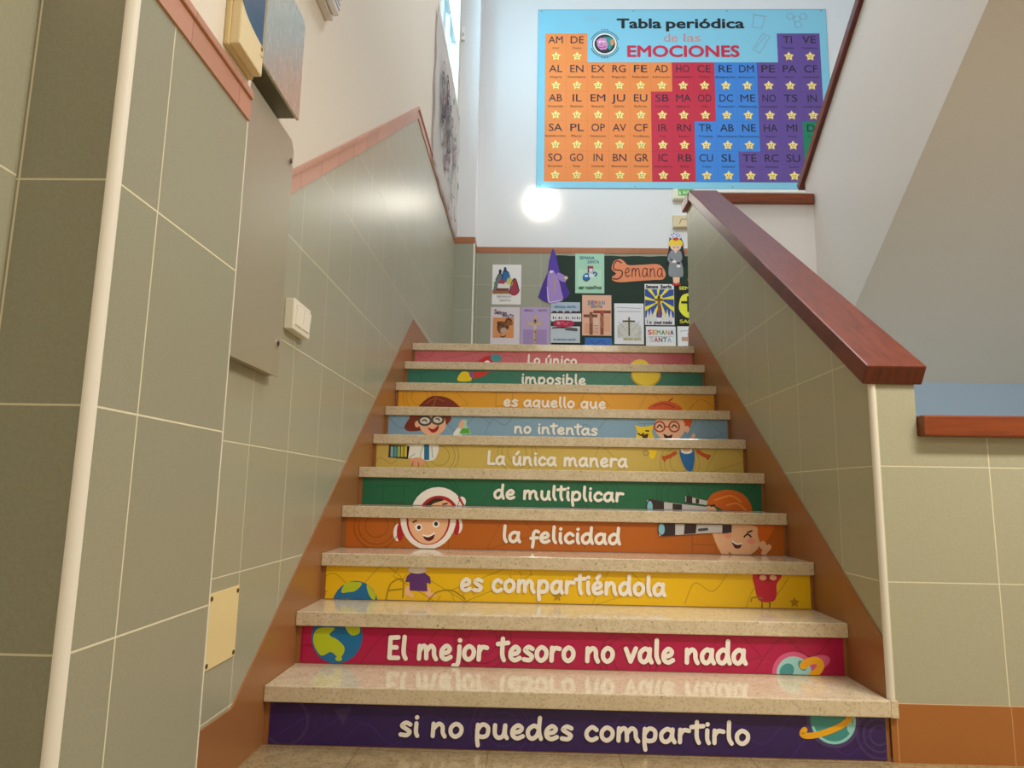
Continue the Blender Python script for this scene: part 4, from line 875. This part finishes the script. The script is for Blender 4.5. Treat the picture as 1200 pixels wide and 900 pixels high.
# cut-out figures (card, a few mm thick)
def cutout(name, label, outline, colr, cat='paper figure', y=YP, thick=0.004, smooth=True):
    P = [(p.x, p.z) for p in (hit(x, yy, 1, y) for x, yy in outline)]
    cx = sum(p[0] for p in P)/len(P); z = min(p[1] for p in P)
    t = thing(name, (cx, y, z), label, cat)
    bm = B(); prism(bm, spline(P, True, 4) if smooth else P, 1, y-thick, y); link('card', bm, paint(colr, 0.7), t)
    a = Art((0, y-thick, 0), (1, 0, 0), (0, 0, 1), (0, -1, 0), 0.65)
    k = (hit(700, 350, 1, y)-CAM).dot(CF)/FPX
    return t, a, (lambda pts: [(p.x, p.z) for p in (hit(u, v, 1, y) for u, v in pts)]), k
def z1s(s, ox, oy, pts): return [(ox+x/s, oy+y/s) for x, y in pts]
t, a, M, k = cutout('paper_hooded_figure', 'purple paper cut-out figure with tall pointed hood and lilac robe', z1s(7.5, 570, 290, [(578, 12), (590, 12), (625, 110), (640, 200), (655, 228), (700, 250), (714, 268), (700, 288), (695, 310), (735, 405), (700, 450), (668, 466), (550, 490), (500, 470), (455, 438), (490, 330), (540, 215), (552, 120)]), '#4c2f96', smooth=False)
a.poly(M(z1s(7.5, 570, 290, [(545, 222), (600, 205), (618, 245), (640, 300), (658, 380), (667, 464), (548, 488), (534, 360)])), '#a98ad0', True).poly(M(z1s(7.5, 570, 290, [(618, 225), (655, 230), (698, 262), (694, 304), (640, 285)])), '#a98ad0', True).ell(*M(z1s(7.5, 570, 290, [(700, 268)]))[0], 2*k, 2*k, '#f0d9a8')
a.poly(M(z1s(7.5, 570, 290, [(580, 14), (640, 205), (612, 240), (590, 200), (545, 208)])), '#5636a4').ell(*M(z1s(7.5, 570, 290, [(570, 214)]))[0], 2.2*k, 1.6*k, '#e6dcf0').stroke([M(z1s(7.5, 570, 290, [(598, 270), (606, 330), (600, 400)])), M(z1s(7.5, 570, 290, [(600, 290), (590, 350), (594, 395)]))], .5*k, '#c0a070').stroke([M(z1s(7.5, 570, 290, [(548, 486), (666, 464)])), M(z1s(7.5, 570, 290, [(534, 350), (548, 486)]))], .4*k, '#e6dcf0', False)
a.build('crayon_drawing', t)
t, a, M, k = cutout('paper_doll_figure', 'paper doll with yellow hair, flowered crown, grey dress and black veil', z1s(6, 710, 260, [(452, 85), (490, 72), (528, 85), (532, 120), (545, 150), (545, 185), (570, 320), (540, 300), (535, 390), (515, 395), (522, 445), (465, 447), (470, 395), (448, 385), (438, 300), (412, 330), (440, 200), (445, 130)]), '#17181c', smooth=False)
Z = lambda pts: M(z1s(6, 710, 260, pts))
a.poly(Z([(450, 88), (490, 74), (528, 88), (522, 118), (458, 118)]), '#dfe4ee', True)
for u, v, c in ((462, 92, '#3a5ab0'), (478, 84, '#c03a4a'), (494, 90, '#3a5ab0'), (508, 84, '#8a8ab0'), (518, 98, '#3a5ab0'), (470, 106, '#8a8ab0'), (502, 104, '#3a5ab0')): a.ell(*Z([(u, v)])[0], .9*k, .9*k, c)
a.ell(*Z([(490, 152)])[0], 8*k, 6.4*k, '#f0cc2a').ell(*Z([(490, 178)])[0], 6.2*k, 4.6*k, '#f2c8b0').poly(Z([(446, 140), (490, 150), (536, 140), (534, 172), (505, 160), (490, 170), (474, 160), (446, 174)]), '#f0cc2a', True).ell(*Z([(490, 122)])[0], 3.4*k, 2*k, '#c8252e')
a.stroke([Z([(474, 180), (482, 180)]), Z([(498, 180), (506, 180)])], .45*k, INK, False).poly(Z([(480, 196), (500, 196), (490, 222)]), '#f2c8b0')
a.poly(Z([(452, 208), (480, 204), (490, 224), (502, 204), (526, 210), (536, 260), (528, 280), (540, 320), (536, 388), (450, 386), (440, 330), (446, 290), (432, 262)]), '#8a8d90', True).poly(Z([(478, 205), (490, 225), (502, 205), (496, 200), (484, 200)]), '#f2c8b0').ell(*Z([(478, 280)])[0], 2.6*k, 1.8*k, '#f2e4da').ell(*Z([(510, 312)])[0], 2.4*k, 1.8*k, '#f2e4da').ell(*Z([(462, 270)])[0], 1.8*k, 1.2*k, '#1a1a1e').ell(*Z([(512, 292)])[0], 2*k, 1.4*k, '#1a1a1e')
a.stroke([Z([(448, 250), (470, 276)]), Z([(534, 262), (516, 300)]), Z([(450, 386), (536, 388)])], .5*k, '#6a6d72', False)
a.poly(Z([(470, 390), (518, 390), (516, 436), (474, 436)]), '#f0bd9a').poly(Z([(464, 440), (480, 428), (492, 440), (506, 428), (524, 442), (494, 450)]), '#c8252e', True)
a.build('crayon_drawing', t)
t, a, M, k = cutout('paper_cloud_sign', 'orange paper cloud with the handwritten word Semana', z1s(6, 710, 260, [(62, 275), (100, 262), (130, 280), (160, 305), (260, 302), (360, 298), (402, 325), (420, 370), (400, 405), (340, 408), (200, 418), (100, 425), (48, 412), (46, 385), (72, 365), (42, 335), (46, 300)]), '#e88a5e', 'sign')
Z = lambda pts: M(z1s(6, 710, 260, pts))
a.stroke([Z([(110, 290), (80, 275), (56, 300), (60, 335), (110, 345), (112, 378), (85, 402), (50, 400)])], .75*k, '#5a2416')
p, q = Z([(128, 388), (408, 388)]); h = Z([(128, 318)])[0][1]-p[1]
a.hand('emana', p[0], q[0], p[1], h*1.45, .55*k, '#5a2416'); a.build('handwriting', t)
t, a, M, k = cutout('paper_cloud_sign', 'second orange paper cloud mostly hidden behind the parapet end', z1s(6, 710, 260, [(590, 280), (620, 265), (700, 290), (800, 300), (820, 380), (780, 420), (640, 420), (585, 420), (575, 400), (600, 360), (580, 320)]), '#e88a5e', 'sign')
Z = lambda pts: M(z1s(6, 710, 260, pts))
a.stroke([Z([(640, 290), (610, 290), (595, 310), (600, 335), (640, 350), (640, 385), (612, 405), (588, 400)])], .75*k, '#5a2416'); a.build('handwriting', t)
